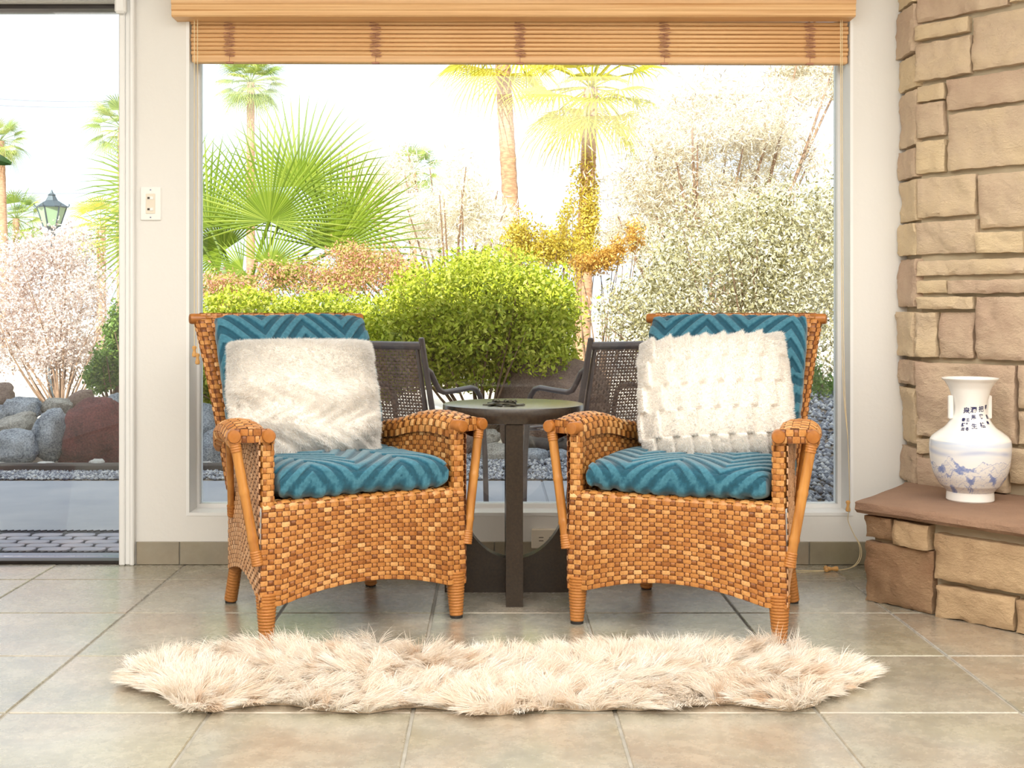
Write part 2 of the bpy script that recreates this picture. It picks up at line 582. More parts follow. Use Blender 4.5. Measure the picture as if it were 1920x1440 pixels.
# ------------------------------------------------------------------ woven cane
def weave(mb, S, nu, nv, amp, tone_mid=0.5, tone_var=0.14, seed=1, gap=0.03):
    """basket weave of raised strips over the surface S(u,v); every strip is its own bulged patch"""
    g = np.random.default_rng(seed)
    I, J = np.meshgrid(np.arange(nu), np.arange(nv), indexing='ij')
    I, J = I.ravel(), J.ravel()
    par = (I + J) % 2
    long_p = np.array([-0.27, 0.10, 0.5, 0.90, 1.27])
    long_h = np.array([-0.55, 0.70, 1.0, 0.70, -0.55])
    shrt_p = np.array([gap, 0.5, 1 - gap])
    shrt_h = np.array([-0.28, 0.0, -0.28])
    for k in (0, 1):
        sel = par == k
        i, j = I[sel], J[sel]
        n = len(i)
        if n == 0:
            continue
        if k == 0:
            a, b = np.meshgrid(long_p, shrt_p, indexing='ij')
            h = long_h[:, None] + shrt_h[None, :]
        else:
            a, b = np.meshgrid(np.array([0.22, 0.5, 0.78]), np.array([-0.12, 0.18, 0.5, 0.82, 1.12]), indexing='ij')
            h = shrt_h[:, None] + long_h[None, :]
            h = h * 0.7
        na, nb = a.shape
        jit = g.normal(0, 0.02, (n, 1))
        u = (i[:, None] + a.ravel()[None, :] + jit) / nu
        v = (j[:, None] + b.ravel()[None, :] + jit) / nv
        hh = (h.ravel()[None, :] * g.uniform(0.8, 1.15, (n, 1))) * amp
        uc, vc = np.clip(u, 0, 1), np.clip(v, 0, 1)
        P = S(uc, vc)
        e = 1e-3
        du = S(np.clip(uc + e, 0, 1), vc) - S(np.clip(uc - e, 0, 1), vc)
        dv = S(uc, np.clip(vc + e, 0, 1)) - S(uc, np.clip(vc - e, 0, 1))
        N = np.cross(du, dv)
        N /= np.linalg.norm(N, axis=-1, keepdims=True) + 1e-9
        P = P + N * hh[..., None]
        base = np.array([[p * nb + q, (p + 1) * nb + q, (p + 1) * nb + q + 1, p * nb + q + 1]
                         for p in range(na - 1) for q in range(nb - 1)])
        quads = (base[None] + (np.arange(n) * na * nb)[:, None, None]).reshape(-1, 4)
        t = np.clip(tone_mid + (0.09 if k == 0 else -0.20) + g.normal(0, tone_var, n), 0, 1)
        mb.addq(P.reshape(-1, 3), quads, np.repeat(t, na * nb))
    return mb


def grid_surface(mb, S, nu, nv, tone=0.5):
    u, v = np.meshgrid(np.linspace(0, 1, nu + 1), np.linspace(0, 1, nv + 1), indexing='ij')
    P = S(u, v).reshape(-1, 3)
    q = np.array([[i * (nv + 1) + j, (i + 1) * (nv + 1) + j, (i + 1) * (nv + 1) + j + 1, i * (nv + 1) + j + 1]
                  for i in range(nu) for j in range(nv)])
    mb.addq(P, q, np.full(len(P), tone))
    return mb


def st(*a):
    return np.stack(np.broadcast_arrays(*a), -1)


# ================================================================== THE ROOM
WY = 4.83                       # room face of the window wall
XL, XR, YB, ZC = -3.30, 3.30, -3.55, 2.65
DX0, DX1, DZ = -2.90, -1.463, 2.205                    # door opening
OX0, OX1, OZ0, OZ1 = -1.203, 1.414, 0.190, 2.20        # window opening
wt = 0.20


def struct(name, mb, mat, smooth=False):
    return tag(mb.build(name, mat, smooth=smooth), kind='structure')


b = MB()
b.box(XL - 0.2, DX0, WY, WY + wt, -0.1, ZC)
b.box(DX0, DX1, WY, WY + wt, DZ, ZC)
b.box(DX1, OX0, WY, WY + wt, -0.1, ZC)
b.box(OX0, OX1, WY, WY + wt, -0.1, OZ0)
b.box(OX0, OX1, WY, WY + wt, OZ1, ZC)
b.box(OX1, XR + 0.2, WY, WY + wt, -0.1, ZC)
struct('wall_back', b, 'plaster')
struct('wall_left', MB().box(XL - 0.2, XL, YB - 0.2, WY, -0.1, ZC), 'plaster')
struct('wall_right', MB().box(XR, XR + 0.2, YB - 0.2, WY, -0.1, ZC), 'plaster')
struct('wall_front', MB().box(XL, XR, YB - 0.2, YB, -0.1, ZC), 'dark_wall')
struct('ceiling', MB().box(XL - 0.2, XR + 0.2, YB - 0.2, WY + wt, ZC, ZC + 0.08), 'ceiling')
struct('roof', MB().box(-8.5, 7.5, YB - 0.6, 6.25, ZC + 0.08, ZC + 0.20), 'white_paint')

# floor: grout bed with one tile object per slate tile
floor = struct('floor', MB().box(XL, XR, YB, WY + 0.06, -0.06, -0.004), 'grout')
TX, TY = 0.503, 0.502
full = row = None
for iy in range(-13, 4):
    y0 = 3.05 + TY * iy
    y1 = min(y0 + TY, WY)
    for ix in range(-8, 5):
        x0 = 0.807 + TX * ix
        if x0 < XL or x0 + TX > XR + 0.05:
            continue
        dy = y1 - y0 - 0.008
        key = 'full' if dy > 0.48 else 'part'
        src = full if key == 'full' else row
        if src is None:
            src = MB().box(-TX / 2 + 0.004, TX / 2 - 0.004, 0.004, 0.004 + dy, -0.012, 0.0, 0.0025).build('tile', 'tile', floor)
            if key == 'full':
                full = src
            else:
                row = src
            o = src
        else:
            o = src.copy()
            COL.objects.link(o)
        o.location = (x0 + TX / 2, y0, 0.0)

# tile skirting
base = struct('baseboard_back', MB().box(-1.398, 1.60, WY - 0.006, WY - 0.0005, 0.0, 0.089), 'grout')
edges = [-1.396, -1.226] + [-1.226 + 0.4107 * k for k in range(1, 7)] + [1.60]
for x0, x1 in zip(edges[:-1], edges[1:]):
    MB().box(x0 + 0.002, x1 - 0.002, WY - 0.014, WY - 0.003, 0.001, 0.090, 0.0015).build('tile', 'base_tile', base)

# door casing
b = MB()
b.box(DX1 + 0.004, -1.436, WY - 0.030, WY + 0.02, 0.0, DZ + 0.05, 0.004)
b.box(-1.438, -1.414, WY - 0.022, WY, 0.0, DZ + 0.04, 0.005)
b.box(-1.416, -1.400, WY - 0.034, WY, 0.0, DZ + 0.06, 0.004)
b.box(DX0 - 0.06, -1.400, WY - 0.030, WY, DZ + 0.002, DZ + 0.062, 0.004)
t1 = struct('trim_1', b, 'white_paint')
MB().box(-1.468, -1.425, WY - 0.060, WY - 0.030, 2.150, 2.235, 0.008).build('end_block', 'white_paint', t1)

# glass sliding door
door = tag(thing('door_1', None, None), kind='structure')
b = MB()
b.box(DX1 - 0.012, DX1 + 0.002, 4.86, 4.93, 0.02, DZ)
b.box(DX0, DX0 + 0.05, 4.86, 4.93, 0.02, DZ)
b.box(DX0, DX1, 4.86, 4.93, DZ - 0.018, DZ)
b.build('door_frame', 'dark_metal', door, smooth=False)
b = MB().box(DX0 + 0.05, DX1 - 0.012, 4.888, 4.892, 0.02, DZ - 0.018)
b.build('pane', 'glass', door, smooth=False)
b = MB()
b.box(DX0, DX1, 4.835, 4.90, -0.02, 0.012, 0.003)
b.build('threshold', 'dark_metal', door)
MB().box(DX0, DX1, 4.90, 5.02, -0.03, 0.008, 0.004).build('track', 'alu', door)

# picture window
win = tag(thing('window_1', None, None), kind='structure')
b = MB()
GY = 4.985
b.box(OX0, OX0 + 0.012, WY - 0.002, 5.03, OZ0, OZ1)
b.box(OX1 - 0.012, OX1, WY - 0.002, 5.03, OZ0, OZ1)
b.box(OX0 + 0.012, OX1 - 0.012, WY - 0.002, 5.03, OZ0, OZ0 + 0.012)
b.build('reveal', 'white_paint', win, smooth=False)
b = MB()
gx0, gx1, gz0 = -1.181, 1.388, 0.2165
b.box(OX0 + 0.0115, gx0, GY - 0.03, GY + 0.03, OZ0 + 0.011, OZ1)
b.box(gx1, OX1 - 0.0115, GY - 0.03, GY + 0.03, OZ0 + 0.011, OZ1)
b.box(gx0, gx1, GY - 0.03, GY + 0.03, OZ0 + 0.011, gz0)
b.box(gx0, gx1, GY - 0.03, GY + 0.03, OZ1 - 0.03, OZ1)
b.build('frame', 'white_paint', win, smooth=False)
MB().box(gx0, gx1, GY - 0.003, GY + 0.003, gz0, OZ1 - 0.03).build('pane', 'glass', win, smooth=False)

# light switch and outlet
sw = thing('light_switch', 'white double light switch plate on the narrow wall left of the window', 'light switch', (-1.341, WY, 1.414))
MB().box(-0.041, 0.041, -0.007, 0.0, -0.066, 0.066, 0.004).build('plate', 'plastic', sw)
MB().box(-0.018, 0.018, -0.009, -0.006, -0.039, 0.039, 0.001).build('insert', 'ivory', sw)
for zz in (-0.022, 0.022):
    t = MB().box(-0.011, 0.011, -0.0115, -0.008, zz - 0.006, zz + 0.006, 0.001).build('toggle', 'plastic', sw)
    MB().box(-0.011, -0.002, -0.0122, -0.0112, zz - 0.004, zz + 0.004).build('slot', 'dark_slot', t, smooth=False)
for zz in (-0.054, 0.054):
    MB().tube([(0, -0.0065, zz), (0, -0.008, zz)], 0.003, 8).build('screw', 'alu', sw)
ot = thing('wall_outlet', 'ivory horizontal wall outlet low under the window behind the round table', 'outlet', (0.209, WY - 0.014, 0.1025))
MB().box(-0.058, 0.058, -0.006, 0.0135, -0.038, 0.038, 0.003).build('plate', 'ivory', ot)
for xx in (-0.02, 0.02):
    r_ = MB().tube([(xx, -0.005, 0), (xx, -0.009, 0)], 0.0165, 20).build('receptacle', 'ivory', ot)
    MB().box(xx - 0.009, xx + 0.009, -0.0095, -0.0088, -0.008, -0.005).box(xx - 0.009, xx + 0.009, -0.0095, -0.0088, 0.005, 0.008).build('slot', 'dark_slot', r_, smooth=False)

# ------------------------------------------------------------------ corner fireplace of sandstone blocks
ta = math.atan2(-0.777, 0.629)
tv, nv_ = Vector((0.629, -0.777, 0)), Vector((0.777, 0.629, 0))
A0 = Vector((1.594, 4.65, 0))
H0 = Vector((1.283, 4.21, 0))


def stone_block(w, h, dep, seed, rough=0.017, nx=None, nz=None):
    """rock-faced block; front towards -y, bottom left corner at the origin"""
    nx = nx or max(5, min(34, int(w / 0.012)))
    nz = nz or max(5, min(30, int(h / 0.012)))
    V = []
    so = seed * 7.31
    for j in range(nz + 1):
        for i in range(nx + 1):
            u, v = i / nx, j / nz
            e = min(u * w, (1 - u) * w, v * h, (1 - v) * h)
            rim = max(0.0, 1 - e / 0.011)
            x, z = u * w, v * h
            big = fbm((x * 9 + so, z * 9, so), 4)
            ridged = abs(mnoise.noise(Vector((x * 16 + so, z * 22 + x * 6, so * 1.7))))
            step = mnoise.noise(Vector((x * 4 + so, z * 7 + x * 2, so * 0.3)))
            ledge = (math.floor(step * 5) / 5 + 0.1) * 0.9
            fine = fbm((x * 46 + so, z * 60, so), 3)
            y = -dep - rough * 0.45 * big - rough * 0.55 * (0.5 - ridged) - rough * ledge - 0.0022 * fine + rim * (0.006 + 0.006 * mnoise.noise(Vector((x * 40, z * 40, so))))
            if i in (0, nx):
                x += 0.004 * mnoise.noise(Vector((so, z * 30, 3.3)))
            if j in (0, nz):
                z += 0.004 * mnoise.noise(Vector((so, x * 30, 9.1)))
            V.append((x, y, z))
    n = len(V)
    F = [(j * (nx + 1) + i, j * (nx + 1) + i + 1, (j + 1) * (nx + 1) + i + 1, (j + 1) * (nx + 1) + i) for j in range(nz) for i in range(nx)]
    ring = [i for i in range(nx + 1)] + [j * (nx + 1) + nx for j in range(1, nz + 1)] + \
           [nz * (nx + 1) + i for i in range(nx - 1, -1, -1)] + [j * (nx + 1) for j in range(nz - 1, 0, -1)]
    V += [(V[k][0], 0.0, V[k][2]) for k in ring]
    m = len(ring)
    F += [(ring[(k + 1) % m], ring[k], n + k, n + (k + 1) % m) for k in range(m)]
    mb = MB()
    mb.add(V, F)
    return mb


fire = thing('stone_fireplace', 'corner fireplace wall of pale tan rock-faced sandstone blocks', 'fireplace')
MB().prism([(1.625, 4.665), (1.625, 4.829), (3.299, 4.829), (3.299, 2.88), (3.075, 2.88)][::-1], 0.0, ZC - 0.001).build('mortar_core', 'mortar', fire, smooth=False)


def face_s(x, P0):
    k = (x - PX) / FPX
    return (P0.y * k - P0.x) / (0.629 + 0.777 * k)


def face_z(x, y, P0):
    d = P0.y - 0.777 * face_s(x, P0)
    return CAMZ - (y - PY) / FPX * d


sid = 0


def put_stone(parent, P0, s0, s1, z0, z1, mat, dep=0.05, rough=0.017):
    global sid
    sid += 1
    w, h = s1 - s0, z1 - z0
    o = stone_block(w, h, dep + random.uniform(-0.008, 0.008), sid, rough).build('stone', mat, parent)
    p = P0 + tv * s0 + nv_ * 0.05
    o.location = (p.x, p.y, z0)
    o.rotation_euler.z = ta


SE = 0.62          # right end of the blocks that run out of the frame
face = [  # left x, right x, top y and bottom y at the left end (pixels); None = runs on to SE
    (1715, 1887, -70, 43), (1892, None, -75, 4), (1715, 1813, 50, 77), (1820, None, 33, 132), (1715, 1817, 84, 153),
    (1715, 1768, 163, 192), (1773, None, 150, 207), (1715, 1768, 197, 259), (1774, None, 214, 320), (1715, 1768, 267, 326),
    (1717, 1826, 335, 408), (1831, None, 328, 428), (1715, 1828, 418, 477), (1831, 1918, 437, 475), (1717, 1917, 490, 517),
    (1923, None, 437, 508), (1715, 1773, 526, 549), (1777, None, 526, 550), (1717, 1823, 557, 579), (1828, None, 557, 673),
    (1715, 1755, 586, 668), (1758, 1822, 586, 670), (1718, 1903, 679, 816), (1909, None, 685, 765), (1909, None, 772, 832),
    (1715, 1790, 822, 849), (1796, 1886, 826, 850), (1890, None, 840, 905), (1718, 1800, 858, 911), (1806, 1886, 858, 915)]
for x0, x1, yt, yb in face:
    s0 = face_s(x0, A0) + 0.002
    s1 = face_s(x1, A0) if x1 else SE
    put_stone(fire, A0, s0, s1, face_z(x0, yb, A0), min(face_z(x0, yt, A0), 2.4), 'stone')
z = face_z(1715, -80, A0)
put_stone(fire, A0, 0.0, 0.34, z, ZC - 0.01, 'stone')
put_stone(fire, A0, 0.355, SE, z + 0.01, ZC - 0.01, 'stone')
# courses further right, past the frame
z = 0.36
while z < 2.55:
    h = random.choice((0.09, 0.14, 0.2, 0.24))
    h = min(h, ZC - 0.01 - z)
    s = SE + 0.014
    while s < 2.2:
        w = random.uniform(0.2, 0.5)
        put_stone(fire, A0, s, min(s + w, 2.3), z, z + h, 'stone')
        s += w + 0.014
    z += h + 0.016
# the return at the plaster wall
for yt, yb in ((-75, 6), (12, 100), (106, 165), (171, 273), (280, 333), (338, 414), (419, 478), (486, 575), (585, 668), (676, 721), (728, 830), (840, 905)):
    sid += 1
    d = 4.70
    z0, z1 = CAMZ - (yb - PY) / FPX * d, CAMZ - (yt - PY) / FPX * d
    o = stone_block(0.165, min(z1, ZC - 0.01) - z0, 0.04 + random.uniform(-0.01, 0.01), sid).build('stone', 'stone', fire)
    o.location = (1.632, 4.826, z0)
    o.rotation_euler.z = R(-90)

hearth = thing('raised_hearth', 'raised stone hearth with a brown flagstone top at the right edge', 'hearth')
MB().prism([(1.315, 4.235), (1.56, 4.68), (1.60, 4.66), (1.62, 4.62), (2.90, 3.045), (2.62, 2.62)][::-1], 0.0, 0.300).build('mortar_core', 'mortar', hearth, smooth=False)
hs = [(1620, 1669, 966, 1006), (1674, 1741, 976, 1021), (1619, 1746, 1014, 1128), (1751, 1990, 1000, 1084), (1757, 1900, 1096, 1155), (1905, 2010, 1126, 1192)]
for x0, x1, yt, yb in hs:
    s0, s1 = face_s(x0, H0), face_s(x1, H0)
    put_stone(hearth, H0, s0, s1, max(0.002, face_z(x0, yb, H0)), min(face_z(x0, yt, H0), 0.300), 'stone_hearth', 0.05, 0.016)
s = face_s(2010, H0) + 0.02
while s < 2.1:
    w = random.uniform(0.25, 0.45)
    put_stone(hearth, H0, s, s + w, 0.002, 0.145, 'stone_hearth', 0.05, 0.016)
    put_stone(hearth, H0, s + 0.06, s + w + 0.05, 0.16, 0.298, 'stone_hearth', 0.05, 0.016)
    s += w + 0.016
# slab with a rough broken edge
tip = Vector((1.241, 4.225, 0))
outline = [tip + tv * (0.05 * k) for k in range(42)]
back = [Vector((3.05, 2.95, 0)), Vector((1.66, 4.62, 0)), Vector((1.575, 4.70, 0)), Vector((1.545, 4.665, 0))]
left = [lerp(back[-1], tip, k / 8) for k in range(1, 8)]
pts = outline + back + left
V, F = [], []
lay = [(0.302, 0.012), (0.314, 0.0), (0.330, 0.002), (0.338, 0.008), (0.341, 0.016)]
cen = Vector((2.1, 3.9, 0))
for li, (zz, inset) in enumerate(lay):
    for k, p in enumerate(pts):
        q = p
        if k < len(outline) or k >= len(outline) + 3:
            j = 0.010 * fbm((p.x * 14, p.y * 14, zz * 60), 3)
            q = p + (nv_ if k < len(outline) else tv) * (inset + j)
        V.append((q.x, q.y, zz))
n = len(pts)
for li in range(len(lay) - 1):
    F += [(li * n + k, li * n + (k + 1) % n, (li + 1) * n + (k + 1) % n, (li + 1) * n + k) for k in range(n)]
F = [tuple(reversed(f)) for f in F]
F.append(tuple(range(n)))
F.append(tuple((len(lay) - 1) * n + k for k in range(n))[::-1])
MB().add(V, F).build('slab', 'slab', hearth)

# ------------------------------------------------------------------ wooden blind
blind = thing('window_blind', 'raised wooden slat blind with a moulded valance above the picture window', 'blind', (0, 0, 0))
prof = [(0.0, 2.128), (-0.085, 2.128), (-0.090, 2.133), (-0.088, 2.150), (-0.093, 2.154), (-0.090, 2.172), (-0.096, 2.178), (-0.100, 2.215), (-0.100, 2.27), (0.0, 2.27)]
xa, xb = -1.238, 1.398
V = [(xa, WY + y, z) for y, z in prof] + [(xb, WY + y, z) for y, z in prof]
n = len(prof)
F = [(i, (i + 1) % n, n + (i + 1) % n, n + i) for i in range(n)] + [tuple(range(n))[::-1], tuple(range(n, 2 * n))]
MB().add(V, F).build('valance', 'blind', blind)
slat = None
bx0, bx1 = -1.186, 1.398
NS = 8
for k in range(NS):
    zz = 2.008 + k * 0.0168
    if slat is None:
        pr = [(-0.004 + 0.007 * math.cos(a), 0.0080 * math.sin(a)) for a in np.linspace(math.pi * 0.5, math.pi * 1.5, 7)]
        pr = pr + [(0.03, -0.0080), (0.03, 0.0080)]
        m_ = len(pr)
        V = [(bx0, y, z) for y, z in pr] + [(bx1, y, z) for y, z in pr]
        F = [(i, (i + 1) % m_, m_ + (i + 1) % m_, m_ + i) for i in range(m_)] + [tuple(range(m_))[::-1], tuple(range(m_, 2 * m_))]
        slat = MB().add(V, F).build('slat', 'blind', blind)
        o = slat
    else:
        o = slat.copy()
        COL.objects.link(o)
    o.location = (random.uniform(-0.003, 0.003), WY + 0.022 + random.uniform(-0.003, 0.003), zz)
    o.rotation_euler = (R(random.uniform(-5, 5)), R(0.14), 0)
o = MB().box(bx0, bx1, -0.008, 0.034, -0.015, 0.015, 0.004).build('bottom_rail', 'blind', blind)
o.location = (0, WY + 0.022, 1.985)
o.rotation_euler.y = R(0.14)
for x in (430, 704, 975, 1246, 1519):
    X = (x - PX) / FPX * (WY + 0.01)
    mb = MB()
    z0 = 1.985 - X * 0.0024
    for s_ in range(2):
        p = []
        for i in range(34):
            f_ = i / 33
            p.append((X + 0.024 * math.sin(i * 1.9 + s_ * 2.1) + 0.006 * mnoise.noise(Vector((i * 0.7, s_, X))), WY + 0.010 - 0.004 * s_, z0 + 0.006 + f_ * 0.142))
        mb.tube(p, 0.0009, 5)
    mb.tube([(X, WY + 0.014, z0 - 0.02), (X, WY + 0.014, 2.17)], 0.0012, 5)
    mb.box(X - 0.014, X + 0.014, WY + 0.010, WY + 0.028, z0 - 0.019, z0 - 0.014)
    mb.build('ladder_string', 'string', blind)


def tassel(parent, p, axis=(0, 0, -1)):
    pr = [(0.002, 0), (0.008, -0.003), (0.009, -0.009), (0.0055, -0.017), (0.0065, -0.024), (0.0095, -0.034), (0.009, -0.042), (0.003, -0.045)]
    o = MB().lathe(pr[::-1], 14).build('tassel', 'tassel', parent)
    o.location = p
    o.rotation_euler = Vector(axis).to_track_quat('-Z', 'Y').to_euler()
    return o


lc = thing('blind_cord', 'pair of cream blind cords with wooden tassels left of the window', 'cord')
for x, zb in ((365, 650), (371, 672)):
    X = (x - PX) / FPX * 4.80
    MB().tube([(X, 4.795, 2.13), (X, 4.795, CAMZ - (zb - PY) / FPX * 4.795)], 0.0016, 6).build('cord', 'cord', lc)
for x, zb in ((365, 648), (371, 662)):
    tassel(lc, ((x - PX) / FPX * 4.80, 4.795, CAMZ - (zb - PY) / FPX * 4.795))
rc = thing('blind_cord', 'long cream blind cords hanging to the floor right of the window', 'cord')
for q in (0, 1):
    pth = [(1576 + 3 * q, 36, 4.80), (1577 + 3 * q, 400, 4.80), (1580 + 3 * q, 700, 4.80), (1590, 830, 4.795), (1593, 930, 4.79), (1592, 955, 4.78),
           (1590, 975, 4.77), (1600, 1000, 4.76), (1611 + 2 * q, 1022, 4.75), (1612 + 3 * q, 1042, 4.74), (1604 + 3 * q, 1058, 4.72), (1590, 1066, 4.72)]
    pts3 = [at(*p) for p in pth]
    pts3 += [Vector((1.30, 4.70, 0.003)), Vector((1.19 - 0.02 * q, 4.70 - 0.03 * q, 0.003)), Vector((1.08, 4.70 - 0.02 * q, 0.003))]
    pts3[-4].z = max(pts3[-4].z, 0.004)
    sm = []
    for i in range(len(pts3) - 1):
        p0, p1, p2, p3 = pts3[max(i - 1, 0)], pts3[i], pts3[i + 1], pts3[min(i + 2, len(pts3) - 1)]
        for k in range(5):
            u = k / 5
            sm.append(0.5 * ((2 * p1) + (p2 - p0) * u + (2 * p0 - 5 * p1 + 4 * p2 - p3) * u * u + (3 * p1 - p0 - 3 * p2 + p3) * u ** 3))
    MB().tube(sm + [pts3[-1]], 0.0016, 6).build('cord', 'cord', rc)
tassel(rc, at(1590, 938, 4.79))
tassel(rc, (1.275, 4.695, 0.0095), (1, 0.15, 0))
tassel(rc, (1.268, 4.675, 0.0095), (0.2, 1, 0))


# ================================================================== WICKER ARMCHAIRS
def wrapped(mb, path, r0, r1, turns, n=12, tone=0.45):
    """pole bound round and round with cane: ribbed tube"""
    P0, P1 = Vector(path[0]), Vector(path[-1])
    pts, rad = [], []
    for k in range(turns):
        for f_, q in ((0.06, 0.93), (0.3, 1.0), (0.7, 1.0), (0.94, 0.93)):
            u = (k + f_) / turns
            pts.append(P0.lerp(P1, u))
            rad.append(lerp(r0, r1, u) * q)
    return mb.tube(pts, rad, n, tone=tone)


def make_chair():
    root = thing('wicker_armchair', 'x', 'armchair')

    def panel(name, S, nu, nv, amp, mat='cane', parent=root, seed=1, backing=True, mid=0.5):
        m = MB()
        grid_surface(m, S, max(2, nu // 2), max(2, nv // 2))
        p = m.build(name, 'cane_back', parent)
        w = MB()
        weave(w, lambda u, v: S(u, v), nu, nv, amp, seed=seed, tone_mid=mid)
        tag(w.build('woven_cane', mat, p, smooth=True), kind='stuff')
        return p

    # front apron with its arched lower edge
    def S_front(u, v):
        x = (2 * u - 1) * lerp(0.348, 0.340, v)
        zb = 0.112 + 0.046 * np.clip(1 - ((2 * u - 1) / 0.8) ** 2, 0, 1)
        return st(x, -0.012 - 0.006 * (1 - (2 * u - 1) ** 2), zb + (0.410 - zb) * v)
    panel('front_apron', S_front, 31, 19, 0.0036, seed=3)

    def S_rail(u, v):
        a = v * math.pi * 0.85
        return st((2 * u - 1) * 0.338, 0.012 - 0.028 * np.cos(a), 0.403 + 0.022 * np.sin(a))
    panel('seat_rail', S_rail, 31, 4, 0.0030, seed=4, mid=0.55)
    MB().prism([(-0.310, 0.01), (0.310, 0.01), (0.245, 0.50), (-0.245, 0.50)], 0.385, 0.400).build('seat_deck', 'cane_back', root, smooth=False)

    for s in (-1, 1):
        def S_post(u, v):
            a = u * 2 * math.pi
            sp = lambda t: np.sign(t) * np.abs(t) ** 0.6
            return st(s * 0.320 + 0.021 * sp(np.cos(a)), 0.006 + 0.020 * sp(np.sin(a)), 0.408 + 0.205 * v)
        panel('arm_post', S_post, 8, 12, 0.0026, seed=5 + s)

        zt = lambda y: 0.618 + 0.016 * np.sin(math.pi * np.clip(y / 0.36, 0, 1)) - 0.035 * (y / 0.48) ** 2
        zbm = lambda q: 0.118 + 0.05 * np.sin(math.pi * np.clip(q, 0, 1)) ** 1.0

        def S_side(off, flip, z0f):
            def S(u, v):
                q = u if flip else 1 - u
                y = -0.014 + 0.563 * q
                x = s * (0.347 - 0.076 * q - off)
                z0 = z0f(q)
                return st(x, y, z0 + (zt(y) - 0.004 - z0) * v)
            return S
        panel('side_panel', S_side(0.0, s > 0, zbm), 28, 30, 0.0028, 'cane_pale', seed=9 + s)
        panel('inner_side', S_side(0.022, s < 0, lambda q: 0.40 + 0 * q), 26, 14, 0.0030, seed=12 + s, mid=0.52)

        cx = np.array([0.000, 0.000, 0.008, 0.030, 0.060, 0.090, 0.112, 0.120, 0.112, 0.092])
        cz = np.array([-0.040, -0.008, 0.014, 0.026, 0.030, 0.026, 0.012, -0.010, -0.030, -0.040])
        cl = np.r_[0, np.cumsum(np.hypot(np.diff(cx), np.diff(cz)))]
        cl /= cl[-1]

        def S_arm(u, v):
            q = u if s < 0 else 1 - u
            y0 = -0.022 + 0.50 * q
            dx, dz = np.interp(v, cl, cx), np.interp(v, cl, cz)
            inner = 0.322 - 0.012 - 0.066 * np.clip(y0, 0, 1) / 0.55
            wsc = 1.0 - 0.25 * np.clip((q - 0.6) / 0.4, 0, 1)
            y = y0 + 0.05 * dx / 0.12 * (1 - q)
            droop = 0.022 * np.clip((q - 0.55) / 0.45, 0, 1) * dx / 0.12
            return st(s * (inner + dx * wsc), y, zt(np.clip(y0, 0, 1)) + dz - droop)
        panel('armrest', S_arm, 26, 10, 0.0030, seed=20 + s, mid=0.55)

        def S_armfront(u, v):
            q = u if s > 0 else 1 - u
            return st(s * (0.326 + 0.088 * q), -0.020 + 0.038 * q, 0.603 + 0.042 * v)
        panel('arm_front_band', S_armfront, 5, 2, 0.0035, seed=30 + s, mid=0.45)
        for x, y in ((0.322, -0.022), (0.416, 0.016)):
            d = Vector((s * 0.20, -1, 0)).normalized()
            c = Vector((s * x, y, 0.623))
            MB().tube([c - d * 0.03, c + d * 0.010, c + d * 0.015, c + d * 0.0165], [0.0205, 0.0205, 0.018, 0.010], 18).build('pole_end', 'knob', root)
        # bamboo brace from the arm tip to the foot of the apron
        p0, p1 = Vector((s * 0.413, 0.022, 0.612)), Vector((s * 0.352, -0.006, 0.245))
        pts, rad = [], []
        for k in range(41):
            u = k / 40
            pts.append(p0.lerp(p1, u))
            node = max(math.exp(-((u - 0.42) / 0.012) ** 2), math.exp(-((u - 0.80) / 0.012) ** 2))
            rad.append(0.0150 + 0.0022 * node)
        br = MB().tube(pts, rad, 14).build('brace', 'bamboo', root)
        wrapped(MB(), [p0, p0.lerp(p1, 0.10)], 0.0175, 0.017, 5).build('binding', 'cane', br)
        wrapped(MB(), [p0.lerp(p1, 0.90), p0.lerp(p1, 1.02)], 0.017, 0.0185, 6).build('binding', 'cane', br)
        br = MB().tube([(s * 0.352, 0.28, 0.60), (s * 0.322, 0.36, 0.48), (s * 0.294, 0.44, 0.34)], 0.0115, 12).build('rear_brace', 'bamboo', root)
        w = MB()
        wrapped(w, [(s * 0.298, 0.430, 0.355), (s * 0.290, 0.450, 0.315)], 0.0135, 0.014, 4)
        w.build('binding', 'cane', br)
        # legs
        l = wrapped(MB(), [(s * 0.318, 0.010, 0.150), (s * 0.320, 0.004, 0.008)], 0.034, 0.022, 15, 14).build('front_leg', 'cane', root)
        MB().tube([(s * 0.320, 0.004, 0.010), (s * 0.320, 0.004, 0.0)], 0.0205, 14).build('glide', 'rubber', l)
        l = wrapped(MB(), [(s * 0.244, 0.520, 0.19), (s * 0.259, 0.560, 0.008)], 0.023, 0.0225, 18, 12).build('rear_leg', 'cane', root)
        MB().tube([(s * 0.259, 0.560, 0.010), (s * 0.259, 0.561, 0.0)], 0.019, 12).build('glide', 'rubber', l)

    # raked back
    def hw(v):
        return 0.272 + 0.016 * v + 0.016 * v * v

    def yb(v):
        return 0.500 + 0.250 * v + 0.045 * v * v

    def zb(v):
        return 0.390 + 0.575 * v
    panel('backrest', lambda u, v: st((2 * u - 1) * hw(v), yb(v), zb(v)), 28, 38, 0.0032, seed=40)
    panel('back_outside', lambda u, v: st((1 - 2 * u) * hw(v), yb(v) + 0.045, zb(v)), 28, 38, 0.0032, 'cane_pale', seed=41)
    for s in (-1, 1):
        def S_edge(u, v):
            a = (u if s > 0 else 1 - u)
            return st(s * (hw(v) + 0.012 * np.sin(math.pi * a)), yb(v) + 0.045 * a, zb(v))
        panel('back_edge', S_edge, 3, 38, 0.0032, seed=42 + s)

    def S_top(u, v):
        a = -u * 2 * math.pi
        return st((2 * v - 1) * 0.296, 0.812 + 0.020 * np.cos(a), 0.966 + 0.020 * np.sin(a))
